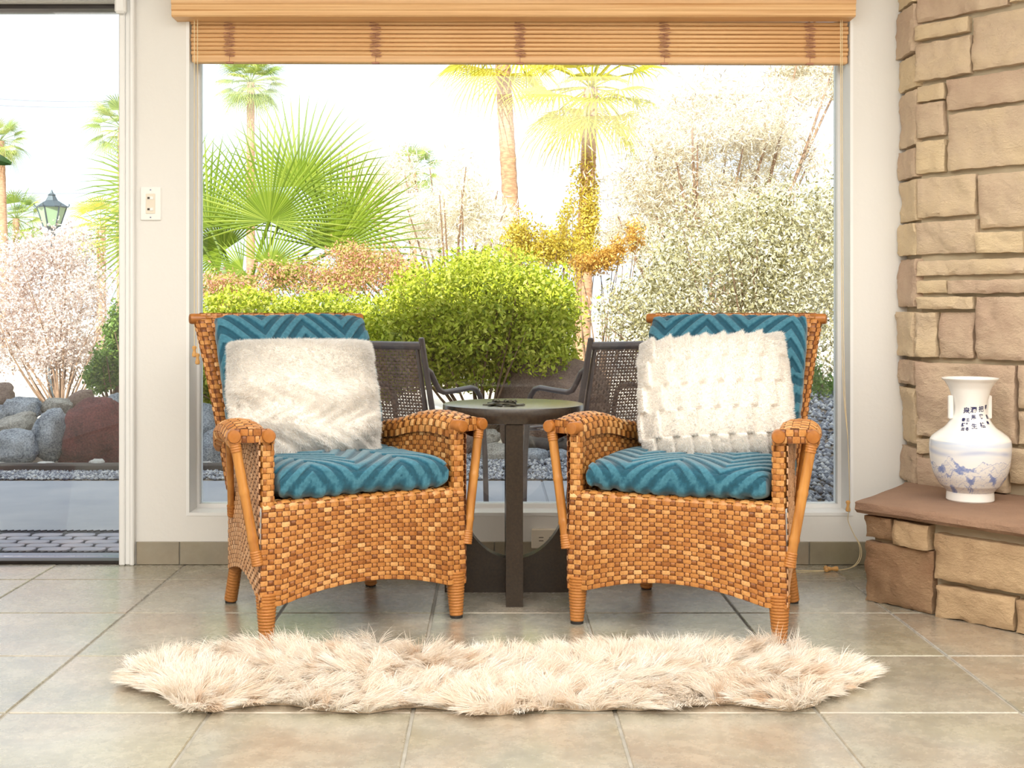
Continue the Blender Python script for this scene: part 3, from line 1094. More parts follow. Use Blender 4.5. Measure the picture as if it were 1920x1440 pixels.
    panel('top_rail', S_top, 8, 30, 0.0028, seed=50)
    for s in (-1, 1):
        MB().tube([(s * 0.27, 0.812, 0.966), (s * 0.325, 0.812, 0.966), (s * 0.331, 0.812, 0.966), (s * 0.333, 0.812, 0.966)],
                  [0.019, 0.019, 0.0165, 0.008], 18).build('pole_end', 'knob', root)
    return root


CH = [((-0.396, 3.837), 0.507), ((0.559, 3.789), -0.418)]
chair = make_chair()
chair2 = copy_tree(chair)
for o, ((x, y), th), lab in ((chair, CH[0], 'honey brown woven wicker armchair standing left of the round table'),
                             (chair2, CH[1], 'honey brown woven wicker armchair standing right of the round table, nearer the hearth')):
    o.location = (x, y, 0)
    o.rotation_euler.z = th
    tag(o, lab, 'armchair', 'wicker armchairs facing the room')


# ------------------------------------------------------------------ cushions
def remap(n):
    t = np.linspace(-1, 1, n + 1)
    return np.sign(t) * (1 - (1 - np.abs(t)) ** 1.7)


def cushion_grid(a, bb, c, p, q, crown, nx, ny, sgn=1, corner=0.0):
    U, V = np.meshgrid(remap(nx), remap(ny), indexing='ij')
    sq = 1 - corner * (np.abs(U) * np.abs(V)) ** 3
    X, Y = a * U * sq, bb * V * sq
    prof = np.clip((1 - np.abs(U) ** p) * (1 - np.abs(V) ** p), 0, 1) ** q
    Z = sgn * (c * prof + crown * (1 - U * U) * (1 - V * V))
    P = st(X, Y, Z)
    du = np.gradient(P, axis=0)
    dv = np.gradient(P, axis=1)
    N = np.cross(du, dv) * sgn
    N /= np.linalg.norm(N, axis=-1, keepdims=True) + 1e-9
    return U, V, P, N


def grid_quads(nx, ny, off=0, flip=False):
    i, j = np.meshgrid(np.arange(nx), np.arange(ny), indexing='ij')
    k = (i * (ny + 1) + j).ravel() + off
    q = np.stack([k, k + ny + 1, k + ny + 2, k + 1], -1)
    return q[:, ::-1] if flip else q


def sstep(x, e):
    return np.clip(x / e, 0, 1) ** 2 * (3 - 2 * np.clip(x / e, 0, 1))


def chevron(x, y, per, ph):
    tri = np.abs(((x / per + ph) % 1.0) - 0.5) * 2 * per * 0.5
    w = ((y + tri * 1.25) / 0.072) % 1.0
    d = np.minimum(w, 1 - w)             # 0 at the raised centre line, 0.5 between
    return sstep(0.27 - d + 0.02, 0.05)


def velvet_cushion(name, label, a, bb, c, p, q, crown, ph, Mx, group):
    Vs, Fs, Ts, off = [], [], [], 0
    for sgn in (1, -1):
        nx, ny = (230, 190) if sgn > 0 else (60, 50)
        U, V, P, N = cushion_grid(a, bb, c, p, q, crown, nx, ny, sgn, 0.03)
        w = P[..., 1] + (P[..., 2] - c) * 1.0 * np.where(P[..., 1] < 0, 1, -1)
        h = chevron(P[..., 0] + 0.02 * np.sin(w * 9), w, 0.30, ph)
        edge = np.clip((1 - np.maximum(np.abs(U), np.abs(V))) / 0.02, 0, 1)
        lump = 0.004 * np.sin(P[..., 0] * 17 + ph * 9) * np.sin(P[..., 1] * 13 + 1)
        P = P + N * ((h - 0.5) * 0.0075 * edge + lump * edge)[..., None]
        Vs.append(P.reshape(-1, 3))
        Fs.append(grid_quads(nx, ny, off, sgn < 0))
        Ts.append((0.30 + 0.40 * h).ravel())
        off += (nx + 1) * (ny + 1)
    o = big_mesh(name, np.concatenate(Vs), np.concatenate(Fs), 'teal', tone=np.concatenate(Ts), smooth=True)
    o.matrix_world = Mx
    return tag(o, label, 'cushion', group)


def chair_matrix(i):
    (x, y), th = CH[i]
    return Matrix.Translation((x, y, 0)) @ Matrix.Rotation(th, 4, 'Z')


dirup = Vector((0, 0.447, 0.895)).normalized()
nfr = Vector((0, -dirup.z, dirup.y))
for i, side in ((0, 'left'), (1, 'right')):
    Mc = chair_matrix(i)
    where = 'left' if i == 0 else 'right'
    velvet_cushion('seat_cushion', f'teal chevron velvet seat cushion in the {where} wicker armchair', 0.292, 0.262, 0.050, 10, 0.28, 0.004, 0.15 + 0.4 * i,
                   Mc @ Matrix.Translation((0, 0.240, 0.474)), 'teal seat cushions')
    Rb = Matrix(((1, 0, 0), (0, dirup.y, nfr.y), (0, dirup.z, nfr.z))).to_4x4()
    velvet_cushion('back_cushion', f'teal chevron velvet back cushion leaning in the {where} wicker armchair', 0.286, 0.225, 0.042, 8, 0.34, 0.012, 0.35 + 0.3 * i,
                   Mc @ Matrix.Translation((0.012 - 0.012 * i, 0.622, 0.772)) @ Rb, 'teal back cushions')


# ------------------------------------------------------------------ fur
def strands(P, D, B, L, W, seg, tone):
    """tapered ribbons: root P, start direction D, bend towards B"""
    n = len(P)
    side = np.cross(D + 0.3 * B, rng.normal(0, 1, (n, 3)))
    side /= np.linalg.norm(side, axis=1, keepdims=True) + 1e-9
    V = np.zeros((n, 2 * seg + 1, 3))
    pos = P.copy()
    d = D.copy()
    for k in range(seg):
        w = (W * (1 - 0.75 * k / seg))[:, None]
        V[:, 2 * k] = pos - side * w / 2
        V[:, 2 * k + 1] = pos + side * w / 2
        dd = d + B * ((k + 1) / seg)
        dd /= np.linalg.norm(dd, axis=1, keepdims=True) + 1e-9
        pos = pos + dd * (L / seg)[:, None]
    V[:, 2 * seg] = pos
    m = 2 * seg + 1
    F = []
    for k in range(seg - 1):
        F += [(2 * k, 2 * k + 1, 2 * k + 3), (2 * k, 2 * k + 3, 2 * k + 2)]
    F.append((2 * seg - 2, 2 * seg - 1, 2 * seg))
    F = (np.array(F)[None] + (np.arange(n) * m)[:, None, None]).reshape(-1, 3)
    return V.reshape(-1, 3), F, np.repeat(tone, m)


def fur_pillow(label, a, bb, c, Mx, style):
    root = thing('fur_pillow', label, 'pillow', group='white fur throw pillows')
    root.matrix_world = Mx
    Vs, Fs, off = [], [], 0
    HV, HF, HT, ho = [], [], [], 0
    for sgn in (1, -1):
        nx, ny = (190, 170) if sgn > 0 else (60, 50)
        U, V, P, N = cushion_grid(a, bb, c, 3.5, 0.5, 0.0, nx, ny, sgn, 0.05)
        X, Y = P[..., 0], P[..., 1]
        if style == 'waves':
            h = 0.015 * np.sin(Y * 46 + 1.6 * np.sin(X * 7 + 1) + 0.9 * np.sin(X * 19)) + 0.007 * np.sin(X * 34 + 3 * np.sin(Y * 11)) + 0.004 * np.sin(X * 90 + 5 * np.sin(Y * 40))
            h = h * np.clip((0.10 - Y) / 0.12, 0.15, 1)
            ln = np.full(X.shape, 1.0)
        else:
            row = np.floor((Y + 0.5) / 0.088)
            fy = ((Y + 0.5) / 0.088) % 1
            fx = ((X + 0.5 + 0.031 * (row % 2) + 0.008 * row + 0.05 * (Y + 0.2)) / 0.060) % 1
            h = 0.024 * fx ** 1.1 * (0.72 + 0.28 * np.clip(np.minimum(fy, 1 - fy) / 0.05, 0, 1)) * (1 - sstep(fx - 0.93, 0.07)) - 0.004
            ln = 0.6 + 0.8 * fx
        edge = np.clip((1 - np.maximum(np.abs(U), np.abs(V))) / 0.05, 0, 1)
        P = P + N * (h * edge)[..., None]
        Vs.append(P.reshape(-1, 3))
        Fs.append(grid_quads(nx, ny, off, sgn < 0))
        off += (nx + 1) * (ny + 1)
        n = 62000 if sgn > 0 else 16000
        ii, jj = rng.integers(0, nx, n), rng.integers(0, ny, n)
        fu, fv = rng.random((n, 1)), rng.random((n, 1))
        p = (P[ii, jj] * (1 - fu) * (1 - fv) + P[ii + 1, jj] * fu * (1 - fv) + P[ii, jj + 1] * (1 - fu) * fv + P[ii + 1, jj + 1] * fu * fv)
        nn = N[ii, jj] + rng.normal(0, 0.30, (n, 3))
        if style == 'waves':
            ang = np.sin(p[:, 0] * 23) + 1.6 * np.sin(p[:, 1] * 31 + p[:, 0] * 9)
            bd = st(np.sin(ang), -0.8 + 0 * ang, 0.1 + 0 * ang) * 0.9
        else:
            bd = np.tile(np.array([[0.15, -0.25, 0.1]]), (n, 1))
        nn /= np.linalg.norm(nn, axis=1, keepdims=True)
        v, f, t = strands(p, nn, bd + rng.normal(0, 0.25, (n, 3)), (0.017 if style == 'waves' else 0.0105) * ln[ii, jj] * rng.uniform(0.7, 1.2, n), rng.uniform(0.0010, 0.0018, n), 2,
                          np.clip(rng.normal(0.5, 0.25, n), 0, 1))
        HV.append(v), HF.append(f + ho), HT.append(t)
        ho += len(v)
    big_mesh('cover', np.concatenate(Vs), np.concatenate(Fs), 'pillow', root, smooth=True)
    tag(big_mesh('fur', np.concatenate(HV), np.concatenate(HF), 'fur', root, np.concatenate(HT)), kind='stuff')
    return root


def pillow_matrix(loc, yaw, lean, roll):
    # local x across, y up along the pillow, z towards the sitter
    return Matrix.Translation(loc) @ Matrix.Rotation(yaw, 4, 'Z') @ Matrix.Rotation(R(90) - lean, 4, 'X') @ Matrix.Rotation(roll, 4, 'Z')


fur_pillow('white shaggy fur pillow with soft wavy folds in the left wicker armchair', 0.250, 0.205, 0.075,
           pillow_matrix((-0.640, 4.17, 0.698), R(19), R(22), R(0)), 'waves')
fur_pillow('white fur pillow with raised brick-like tufts in the right wicker armchair', 0.250, 0.207, 0.075,
           pillow_matrix((0.746, 4.15, 0.708), R(-12), R(20), R(4)), 'bricks')

# ------------------------------------------------------------------ sheepskin rug
low = [(240, 1266), (250, 1290), (300, 1306), (325, 1328), (352, 1337), (395, 1340), (440, 1331), (490, 1325), (540, 1326), (590, 1336), (640, 1341), (690, 1342),
       (745, 1332), (790, 1330), (845, 1336), (890, 1346), (940, 1346), (1000, 1337), (1060, 1334), (1110, 1338), (1160, 1334), (1205, 1337), (1260, 1330),
       (1320, 1326), (1380, 1324), (1430, 1332), (1490, 1339), (1535, 1328), (1552, 1308), (1570, 1300), (1605, 1294), (1626, 1276)]
up = [(1612, 1262), (1570, 1248), (1520, 1236), (1470, 1224), (1420, 1220), (1360, 1224), (1300, 1226), (1240, 1228), (1180, 1226), (1120, 1228), (1060, 1232),
      (1000, 1236), (940, 1238), (880, 1236), (830, 1234), (790, 1236), (750, 1226), (715, 1214), (680, 1216), (640, 1226), (590, 1230), (540, 1224), (490, 1222),
      (440, 1226), (390, 1234), (340, 1242), (290, 1250), (255, 1258)]
rp = [ground(x, y) for x, y in low + up]
rug = thing('sheepskin_rug', 'long cream shaggy sheepskin rug lying on the tiles before the armchairs', 'rug')
poly2 = [(p.x, p.y) for p in rp]
pa = np.array(poly2)


def inside(q):
    x, y = q[:, 0], q[:, 1]
    c = np.zeros(len(q), bool)
    n = len(pa)
    for i in range(n):
        x0, y0 = pa[i]
        x1, y1 = pa[(i + 1) % n]
        cond = ((y0 > y) != (y1 > y)) & (x < (x1 - x0) * (y - y0) / (y1 - y0 + 1e-12) + x0)
        c ^= cond
    return c


pc_ = pa.mean(0)
MB().prism([(p[0] + (pc_[0] - p[0]) * 0.012, p[1] + (pc_[1] - p[1]) * 0.05) for p in poly2], 0.001, 0.009).build('hide', 'rug_hide', rug, smooth=False)
q = rng.uniform(pa.min(0), pa.max(0), (190000, 2))
q = q[inside(q)][:88000]
n = len(q)
dist = np.full(n, 9.0)
ox, oy = np.zeros(n), np.zeros(n)
for i in range(len(pa)):
    a_, b_ = pa[i], pa[(i + 1) % len(pa)]
    e_ = b_ - a_
    t = np.clip(((q - a_) @ e_) / (e_ @ e_), 0, 1)
    v_ = a_ + t[:, None] * e_ - q
    d_ = np.linalg.norm(v_, axis=1)
    m_ = d_ < dist
    dist[m_] = d_[m_]
    ox[m_], oy[m_] = v_[m_, 0] / (d_[m_] + 1e-6), v_[m_, 1] / (d_[m_] + 1e-6)
# tufts: every strand leans with the tuft it belongs to
nc = 1500
tc = rng.uniform(pa.min(0), pa.max(0), (nc, 2))
own = np.empty(n, int)
for s_ in range(0, n, 8000):
    dd = ((q[s_:s_ + 8000, None] - tc[None]) ** 2).sum(-1)
    own[s_:s_ + 8000] = dd.argmin(1)
ang = 1.9 * np.sin(tc[:, 0] * 5.1 + 1) + 1.7 * np.sin(tc[:, 1] * 9 + tc[:, 0] * 3) + rng.normal(0, 0.75, nc)
tdir = st(np.cos(ang), np.sin(ang) - 0.55)
tl = rng.uniform(0.75, 1.25, nc)
tt = rng.normal(0.58, 0.17, nc)
bend = tdir[own] * 1.0 + (tc[own] - q) * 9 + st(ox, oy) * np.clip(1 - dist / 0.07, 0, 1)[:, None] * 1.3 + rng.normal(0, 0.28, (n, 2))
D = st(bend[:, 0] * 0.35, bend[:, 1] * 0.35, np.full(n, 0.95))
D /= np.linalg.norm(D, axis=1, keepdims=True)
Bv = st(bend[:, 0] * 1.05, bend[:, 1] * 1.05, np.full(n, -0.42))
L = 0.066 * tl[own] * rng.uniform(0.7, 1.15, n)
v, f, t = strands(st(q[:, 0], q[:, 1], np.full(n, 0.008)), D, Bv, L, rng.uniform(0.0016, 0.003, n), 4, np.clip(tt[own] + rng.normal(0, 0.10, n), 0, 1))
v[:, 2] = np.maximum(v[:, 2], 0.003 + 0.004 * rng.random(len(v)))
tag(big_mesh('fur', v, f, 'rug_fur', rug, t), kind='stuff')

# ------------------------------------------------------------------ round side table
tb = thing('side_table', 'round black espresso side table on two crossed arched panels between the armchairs', 'table', (0.073, 4.375, 0))
MB().lathe([(0.236, 0.612), (0.249, 0.614), (0.2505, 0.618), (0.2505, 0.660), (0.2485, 0.6645), (0.244, 0.6655)], 72).build('table_top', 'espresso', tb)
inn = [(-0.196, 0.612)] + [(0.196 * -math.cos(a), 0.376 - 0.258 * math.sin(a)) for a in np.linspace(0, math.pi, 33)] + [(0.196, 0.612)]
poly = inn + [(0.243, 0.612), (0.243, 0.0), (-0.243, 0.0), (-0.243, 0.612)]
n = len(poly)
for rot in (0, 90):
    th = 0.0285 if rot else 0.0275
    V = [(x, -th, z) for x, z in poly] + [(x, th, z) for x, z in poly]
    F = [tuple(range(n)), tuple(range(n, 2 * n))[::-1]] + [(i, n + i, n + (i + 1) % n, (i + 1) % n) for i in range(n)]
    o = MB().add(V, F).build('base_panel', 'espresso', tb)
    o.rotation_euler.z = R(rot)

orn = thing('pewter_ornament', 'small pewter leaf cluster ornament lying on the round table', 'ornament', (0.040, 4.29, 0.6655))
base_ = MB()
for k in range(9):
    a = k * 2 * math.pi / 9 + 0.2
    cx_, cy_ = 0.052 * math.cos(a), 0.040 * math.sin(a)
    pr = []
    for j in range(10):
        w = 2 * math.pi * j / 10
        lx, ly = 0.026 * math.cos(w), 0.010 * math.sin(w) * (1 - 0.3 * math.cos(w))
        pr.append((cx_ + lx * math.cos(a + 0.5) - ly * math.sin(a + 0.5), cy_ + lx * math.sin(a + 0.5) + ly * math.cos(a + 0.5)))
    base_.prism(pr, 0.001 + 0.003 * (k % 2), 0.005 + 0.003 * (k % 2))
base_.build('leaves', 'pewter', orn)
MB().tube([(0.04 * math.cos(a), 0.03 * math.sin(a), 0.0085) for a in np.linspace(0, 2 * math.pi, 24)], 0.0035, 6).build('stem_ring', 'pewter', orn)
for fx, fy in ((0.012, 0.004), (0.030, -0.012), (-0.028, 0.012)):
    m_ = MB()
    for k in range(6):
        a = k * math.pi / 3
        m_.tube([(fx, fy, 0.012), (fx + 0.010 * math.cos(a), fy + 0.010 * math.sin(a), 0.016), (fx + 0.015 * math.cos(a), fy + 0.015 * math.sin(a), 0.013)], [0.003, 0.0042, 0.0015], 6)
    m_.build('flower', 'pewter', orn)

# ------------------------------------------------------------------ porcelain vase
vx, vy, vz = 1.648, 4.25, 0.3415
vase = thing('porcelain_vase', 'white porcelain vase with a blue painted mountain landscape standing on the hearth', 'vase', (vx, vy, vz))
vp = [(0.0, 0.004), (0.070, 0.004), (0.076, 0.0), (0.079, 0.004), (0.078, 0.024), (0.077, 0.030), (0.080, 0.0345), (0.100, 0.0548), (0.1185, 0.088), (0.128, 0.1213), (0.1325, 0.1546),
      (0.1340, 0.188), (0.1325, 0.205), (0.1290, 0.2135), (0.115, 0.2277), (0.0815, 0.254), (0.0640, 0.281), (0.0560, 0.2975), (0.0535, 0.321), (0.0605, 0.357),
      (0.0695, 0.387), (0.0830, 0.4105), (0.0925, 0.4175), (0.0940, 0.4205), (0.0925, 0.4225), (0.0860, 0.4190), (0.0650, 0.386), (0.0500, 0.330), (0.0480, 0.30), (0.06, 0.26)]
ra, za = np.array([p[0] for p in vp]), np.array([p[1] for p in vp])
NT, NZ = 300, 150
body_z = np.linspace(0.030, 0.215, NZ)
oi = [k for k in range(len(vp)) if vp[k][1] <= 0.030 and k < 7]
prof = [vp[k] for k in range(5)]
zr = np.array([p[1] for p in vp[5:24]])
rr_ = np.array([p[0] for p in vp[5:24]])


def smooth_r(z):
    # Catmull-Rom through the profile
    k = int(np.clip(np.searchsorted(zr, z) - 1, 0, len(zr) - 2))
    u = (z - zr[k]) / (zr[k + 1] - zr[k])
    p0, p1, p2, p3 = rr_[max(k - 1, 0)], rr_[k], rr_[k + 1], rr_[min(k + 2, len(rr_) - 1)]
    return float(0.5 * (2 * p1 + (p2 - p0) * u + (2 * p0 - 5 * p1 + 4 * p2 - p3) * u * u + (3 * p1 - p0 - 3 * p2 + p3) * u ** 3))


zs = list(body_z) + list(np.linspace(0.220, 0.4205, 46))
prof += [(smooth_r(z), z) for z in zs]
prof += vp[24:]
prof = prof[1:]
V, F, colr = [], [], []
white = np.array([0.86, 0.84, 0.80])
blue = np.array([0.16, 0.22, 0.50])
pale = np.array([0.52, 0.62, 0.80])


def ridge(th, k):
    return 0.75 * fbm((th * (1.5 + k * 0.3) + k * 5.3, k * 3.1, 0.0), 4)


RID = [(2, 0.142, 0.050), (0, 0.120, 0.060), (1, 0.092, 0.070), (3, 0.062, 0.060)]
for r_, z in prof:
    for k in range(NT):
        w = 2 * math.pi * k / NT
        V.append((r_ * math.cos(w), r_ * math.sin(w), z))
        c = white.copy()
        if 0.031 < z < 0.208 and r_ > 0.07:
            th = w
            # sky wash in horizontal brush bands
            f_ = np.clip((z - 0.120) / 0.085, 0, 1)
            band = 0.5 + 0.9 * fbm((math.cos(th) * 0.9, math.sin(th) * 0.9, z * 42), 3)
            c = c * (1 - 0.75 * f_ * np.clip(band, 0, 1)) + pale * 0.75 * f_ * np.clip(band, 0, 1)
            dk = math.exp(-((z - 0.172 - 0.006 * math.sin(th * 3)) / 0.008) ** 2) * np.clip(0.6 + 0.8 * fbm((th * 1.5, 2, z * 20), 2), 0, 1)
            c = c * (1 - 0.6 * dk) + np.array([0.30, 0.38, 0.62]) * 0.6 * dk
            for j, (kk, z0, amp) in enumerate(RID):
                h = z0 + amp * ridge(th, kk)
                if z < h:
                    dep = h - z
                    c = white * np.array([0.97, 0.95, 0.92])
                    line = math.exp(-(dep / 0.0016) ** 2)
                    streak = abs(mnoise.noise(Vector((th * 5 + z * 40, z * 95 - th * 7, kk))))
                    sh = 0.75 * line + (0.42 if streak < 0.035 else 0.0)
                    tree = 0.35 * mnoise.noise(Vector((th * 34, z * 120, kk + 7))) + 1.1 * mnoise.noise(Vector((th * 3.1, z * 22, kk))) - dep * 7
                    if tree > 0.22:
                        sh = max(sh, min(1.0, 0.45 + tree * 0.9))
                    sh = min(1, max(0, sh))
                    c = c * (1 - sh) + blue * sh
                    c = c * (1 - 0.16) + pale * 0.16
        colr.append((*c, 1.0))
m_ = len(prof)
for i in range(m_ - 1):
    for k in range(NT):
        k2 = (k + 1) % NT
        F.append((i * NT + k, i * NT + k2, (i + 1) * NT + k2, (i + 1) * NT + k))
F.append(tuple(range(NT))[::-1])
o = MB().add(V, F).build('body', 'porcelain', vase)
ca = o.data.attributes.new('paint', 'FLOAT_COLOR', 'POINT')
ca.data.foreach_set('color', np.array(colr, np.float32).ravel())
for s in (-1, 1):
    MB().box(s * 0.066 - 0.010, s * 0.066 + 0.008, -0.008, 0.008, 0.280, 0.362, 0.004).build('lug', 'porcelain_plain', vase)

# brushed characters wrapped round the neck
glyphs = [  # text, column angle offset (px right of the axis), y pixel, size in pixels
    ('容', 29.5, 762, 7.5), ('居', 29.5, 780, 7.5), ('肯', 30.5, 790, 6), ('把', 19, 765.5, 10), ('宵', 19.5, 779, 8.5), ('桔', 21.5, 794, 9),
    ('瀾', 6, 767, 10.5), ('馬', 6, 780.5, 8.5), ('生', 7, 796, 9), ('泉', -6, 768.5, 11), ('壬', -4, 785, 6), ('皆', -4.5, 793, 6), ('冬', -5, 801, 6),
    ('春', -11.5, 785, 6), ('躬', -12, 794, 6.5), ('回', -12.5, 801.5, 5)]
ppm = FPX / vy
for ch_, dx, yp, sz in glyphs:
    cu = bpy.data.curves.new('glyph', 'FONT')
    cu.body = ch_
    cu.size = sz / ppm * 1.12
    cu.align_x = 'CENTER'
    cu.align_y = 'CENTER'
    cu.offset = 0.0005
    cu.resolution_u = 3
    to = bpy.data.objects.new('glyph', cu)
    COL.objects.link(to)
    dg = bpy.context.evaluated_depsgraph_get()
    me = bpy.data.meshes.new_from_object(to.evaluated_get(dg))
    bpy.data.objects.remove(to)
    bpy.data.curves.remove(cu)
    zc = CAMZ - (yp - PY) / ppm - vz
    rr0 = smooth_r(zc)
    a0 = math.asin(max(-0.92, min(0.92, dx / ppm / rr0)))
    va = math.atan2(vx, vy)               # the inscription faces the middle of the room
    ok = len(me.vertices) > 0
    for v_ in me.vertices:
        zz = zc + v_.co.y
        r2 = smooth_r(zz) + 0.0006
        w = a0 + v_.co.x / rr0
        ww = -math.pi / 2 - va + w
        v_.co = (r2 * math.cos(ww), r2 * math.sin(ww), zz)
    if ok:
        me.materials.clear()
        me.materials.append(M['ink'])
        o = bpy.data.objects.new('lettering', me)
        COL.objects.link(o)
        o.parent = vase

# ------------------------------------------------------------------ houseplant by the door, one leaf reaching into view
hp = thing('houseplant', 'dark green broad leaf of a potted houseplant at the left edge beside the glass door', 'plant', (-2.02, 4.35, 0))
MB().lathe([(0.10, 0.0), (0.13, 0.02), (0.16, 0.26), (0.17, 0.28), (0.17, 0.30), (0.15, 0.30), (0.145, 0.27), (0.0, 0.27)], 28).build('pot', 'terracotta', hp)
MB().tube([(0, 0, 0.26), (0.02, 0, 0.7), (-0.01, 0.01, 1.2), (0.0, 0, 1.62)], [0.012, 0.011, 0.009, 0.006], 8).build('stem', 'bark', hp)


def broad_leaf(parent, p, d, L, W):
    d = Vector(d).normalized()
    sd = d.cross(Vector((0, 1, 0.3))).normalized()
    up_ = sd.cross(d)
    V, F = [], []
    for i in range(11):
        u = i / 10
        w = W * math.sin(math.pi * min(1, u * 0.97 + 0.02)) ** 0.6
        c = Vector(p) + d * (L * u) - Vector((0, 0, 0.06 * u * u))
        for k in (-1, -0.5, 0, 0.5, 1):
            V.append(tuple(c + sd * (w * k) + up_ * (0.012 * abs(k))))
    for i in range(10):
        for k in range(4):
            F.append((i * 5 + k, i * 5 + k + 1, (i + 1) * 5 + k + 1, (i + 1) * 5 + k))
    MB().add(V, F).build('leaf', 'houseplant', parent)


tipw = at(18, 306, 4.35) - Vector((-2.02, 4.35, 0))
broad_leaf(hp, (0.005, 0, tipw.z + 0.05), (1, 0.0, 0.02), tipw.x, 0.034)
for k in range(9):
    a = 2.0 + k * 0.55
    broad_leaf(hp, (0, 0, 0.75 + 0.1 * k), (math.cos(a) * 1.0 if math.cos(a) < 0.1 else -0.6, math.sin(a), 0.35), 0.24, 0.045)

# ================================================================== OUTSIDE
GZ = -0.03
struct('ground', MB().box(-70, 70, 5.03, 140, -0.3, GZ - 0.03), 'sand')
patio = struct('patio', MB().box(-8, 8, 5.03, 7.42, -0.1, GZ - 0.008), 'concrete')
for x0, x1 in ((-7.9, -4.2), (-4.19, -0.75), (-0.74, 0.29), (0.30, 1.16)):
    MB().box(x0, x1, 5.035, 7.40, -0.05, GZ, 0.004).build('slab', 'concrete', patio)
tag(MB().box(-8, 8, 7.42, 9.3, -0.1, GZ - 0.005).build('planting_bed', 'soil', smooth=False), kind='structure')

# door mat: rubber mat with moulded cobbles
mt = thing('door_mat', 'dark rubber door mat with a cobblestone pattern outside the glass door', 'door mat', (-2.05, 5.42, GZ))
MB().box(-0.75, 0.62, -0.27, 0.27, 0.0, 0.008, 0.003).build('backing', 'mat_rubber', mt)
for r_ in range(5):
    for c_ in range(9):
        x = -0.70 + c_ * 0.148 + (r_ % 2) * 0.07
        y = -0.195 + r_ * 0.082
        w, h = 0.069 * random.uniform(0.95, 1.0), 0.038
        x = min(x, 0.53)
        pl = [(x + w * (abs(math.cos(a)) ** 0.55) * (1 if math.cos(a) > 0 else -1), y + h * (abs(math.sin(a)) ** 0.55) * (1 if math.sin(a) > 0 else -1)) for a in np.linspace(0, 2 * math.pi, 13)[:-1]]
        MB().prism(pl, 0.007, 0.014).build('cobble', 'mat_cobble', mt)
bd = MB()
for yy in (-0.25, 0.25):
    for k in range(44):
        x = -0.73 + k * 0.0305
        bd.tube([(x, yy - 0.012, 0.009), (x + 0.02, yy + 0.012, 0.009)], 0.004, 5)
bd.build('rope_border', 'mat_rubber', mt)


# ------------------------------------------------------------------ rocks
def ico(sub=3):
    import bmesh
    bm = bmesh.new()
    bmesh.ops.create_icosphere(bm, subdivisions=sub, radius=1)
    V = np.array([v.co[:] for v in bm.verts])
    F = [[v.index for v in f.verts] for f in bm.faces]
    bm.free()
    return V, F


ICO = ico(4)


def rock(name, label, x, y, w, h, d, mat, deep=0.8, seed=0, rot=0.0, cat='rock', rough=0.16, sq=0.85, group='boulders edging the planting bed'):
    c = at(x, y, d)
    sx, sz = w / FPX * d / 2, h / FPX * d / 2
    sy = max(sx, sz) * deep
    V, F = ICO
    out = []
    for p in V:
        q = Vector(p)
        k = 1 + rough * fbm(q * 0.9 + Vector((seed * 3.7, 0, 0)), 3) * 1.6 + 0.05 * fbm(q * 4 + Vector((0, seed, 0)), 4) - 0.10 * rough * 6 * abs(mnoise.noise(q * 1.7 + Vector((seed, seed, 0))))
        e = Vector((abs(q.x) ** sq * (1 if q.x > 0 else -1), q.y, abs(q.z) ** sq * (1 if q.z > 0 else -1)))
        e = e * k
        X, Z = e.x * sx, e.z * sz
        out.append((X * math.cos(rot) - Z * math.sin(rot), e.y * sy, X * math.sin(rot) + Z * math.cos(rot)))
    o = MB().add(out, F).build(name, mat, smooth=True)
    o.location = c
    return tag(o, label, cat, group)


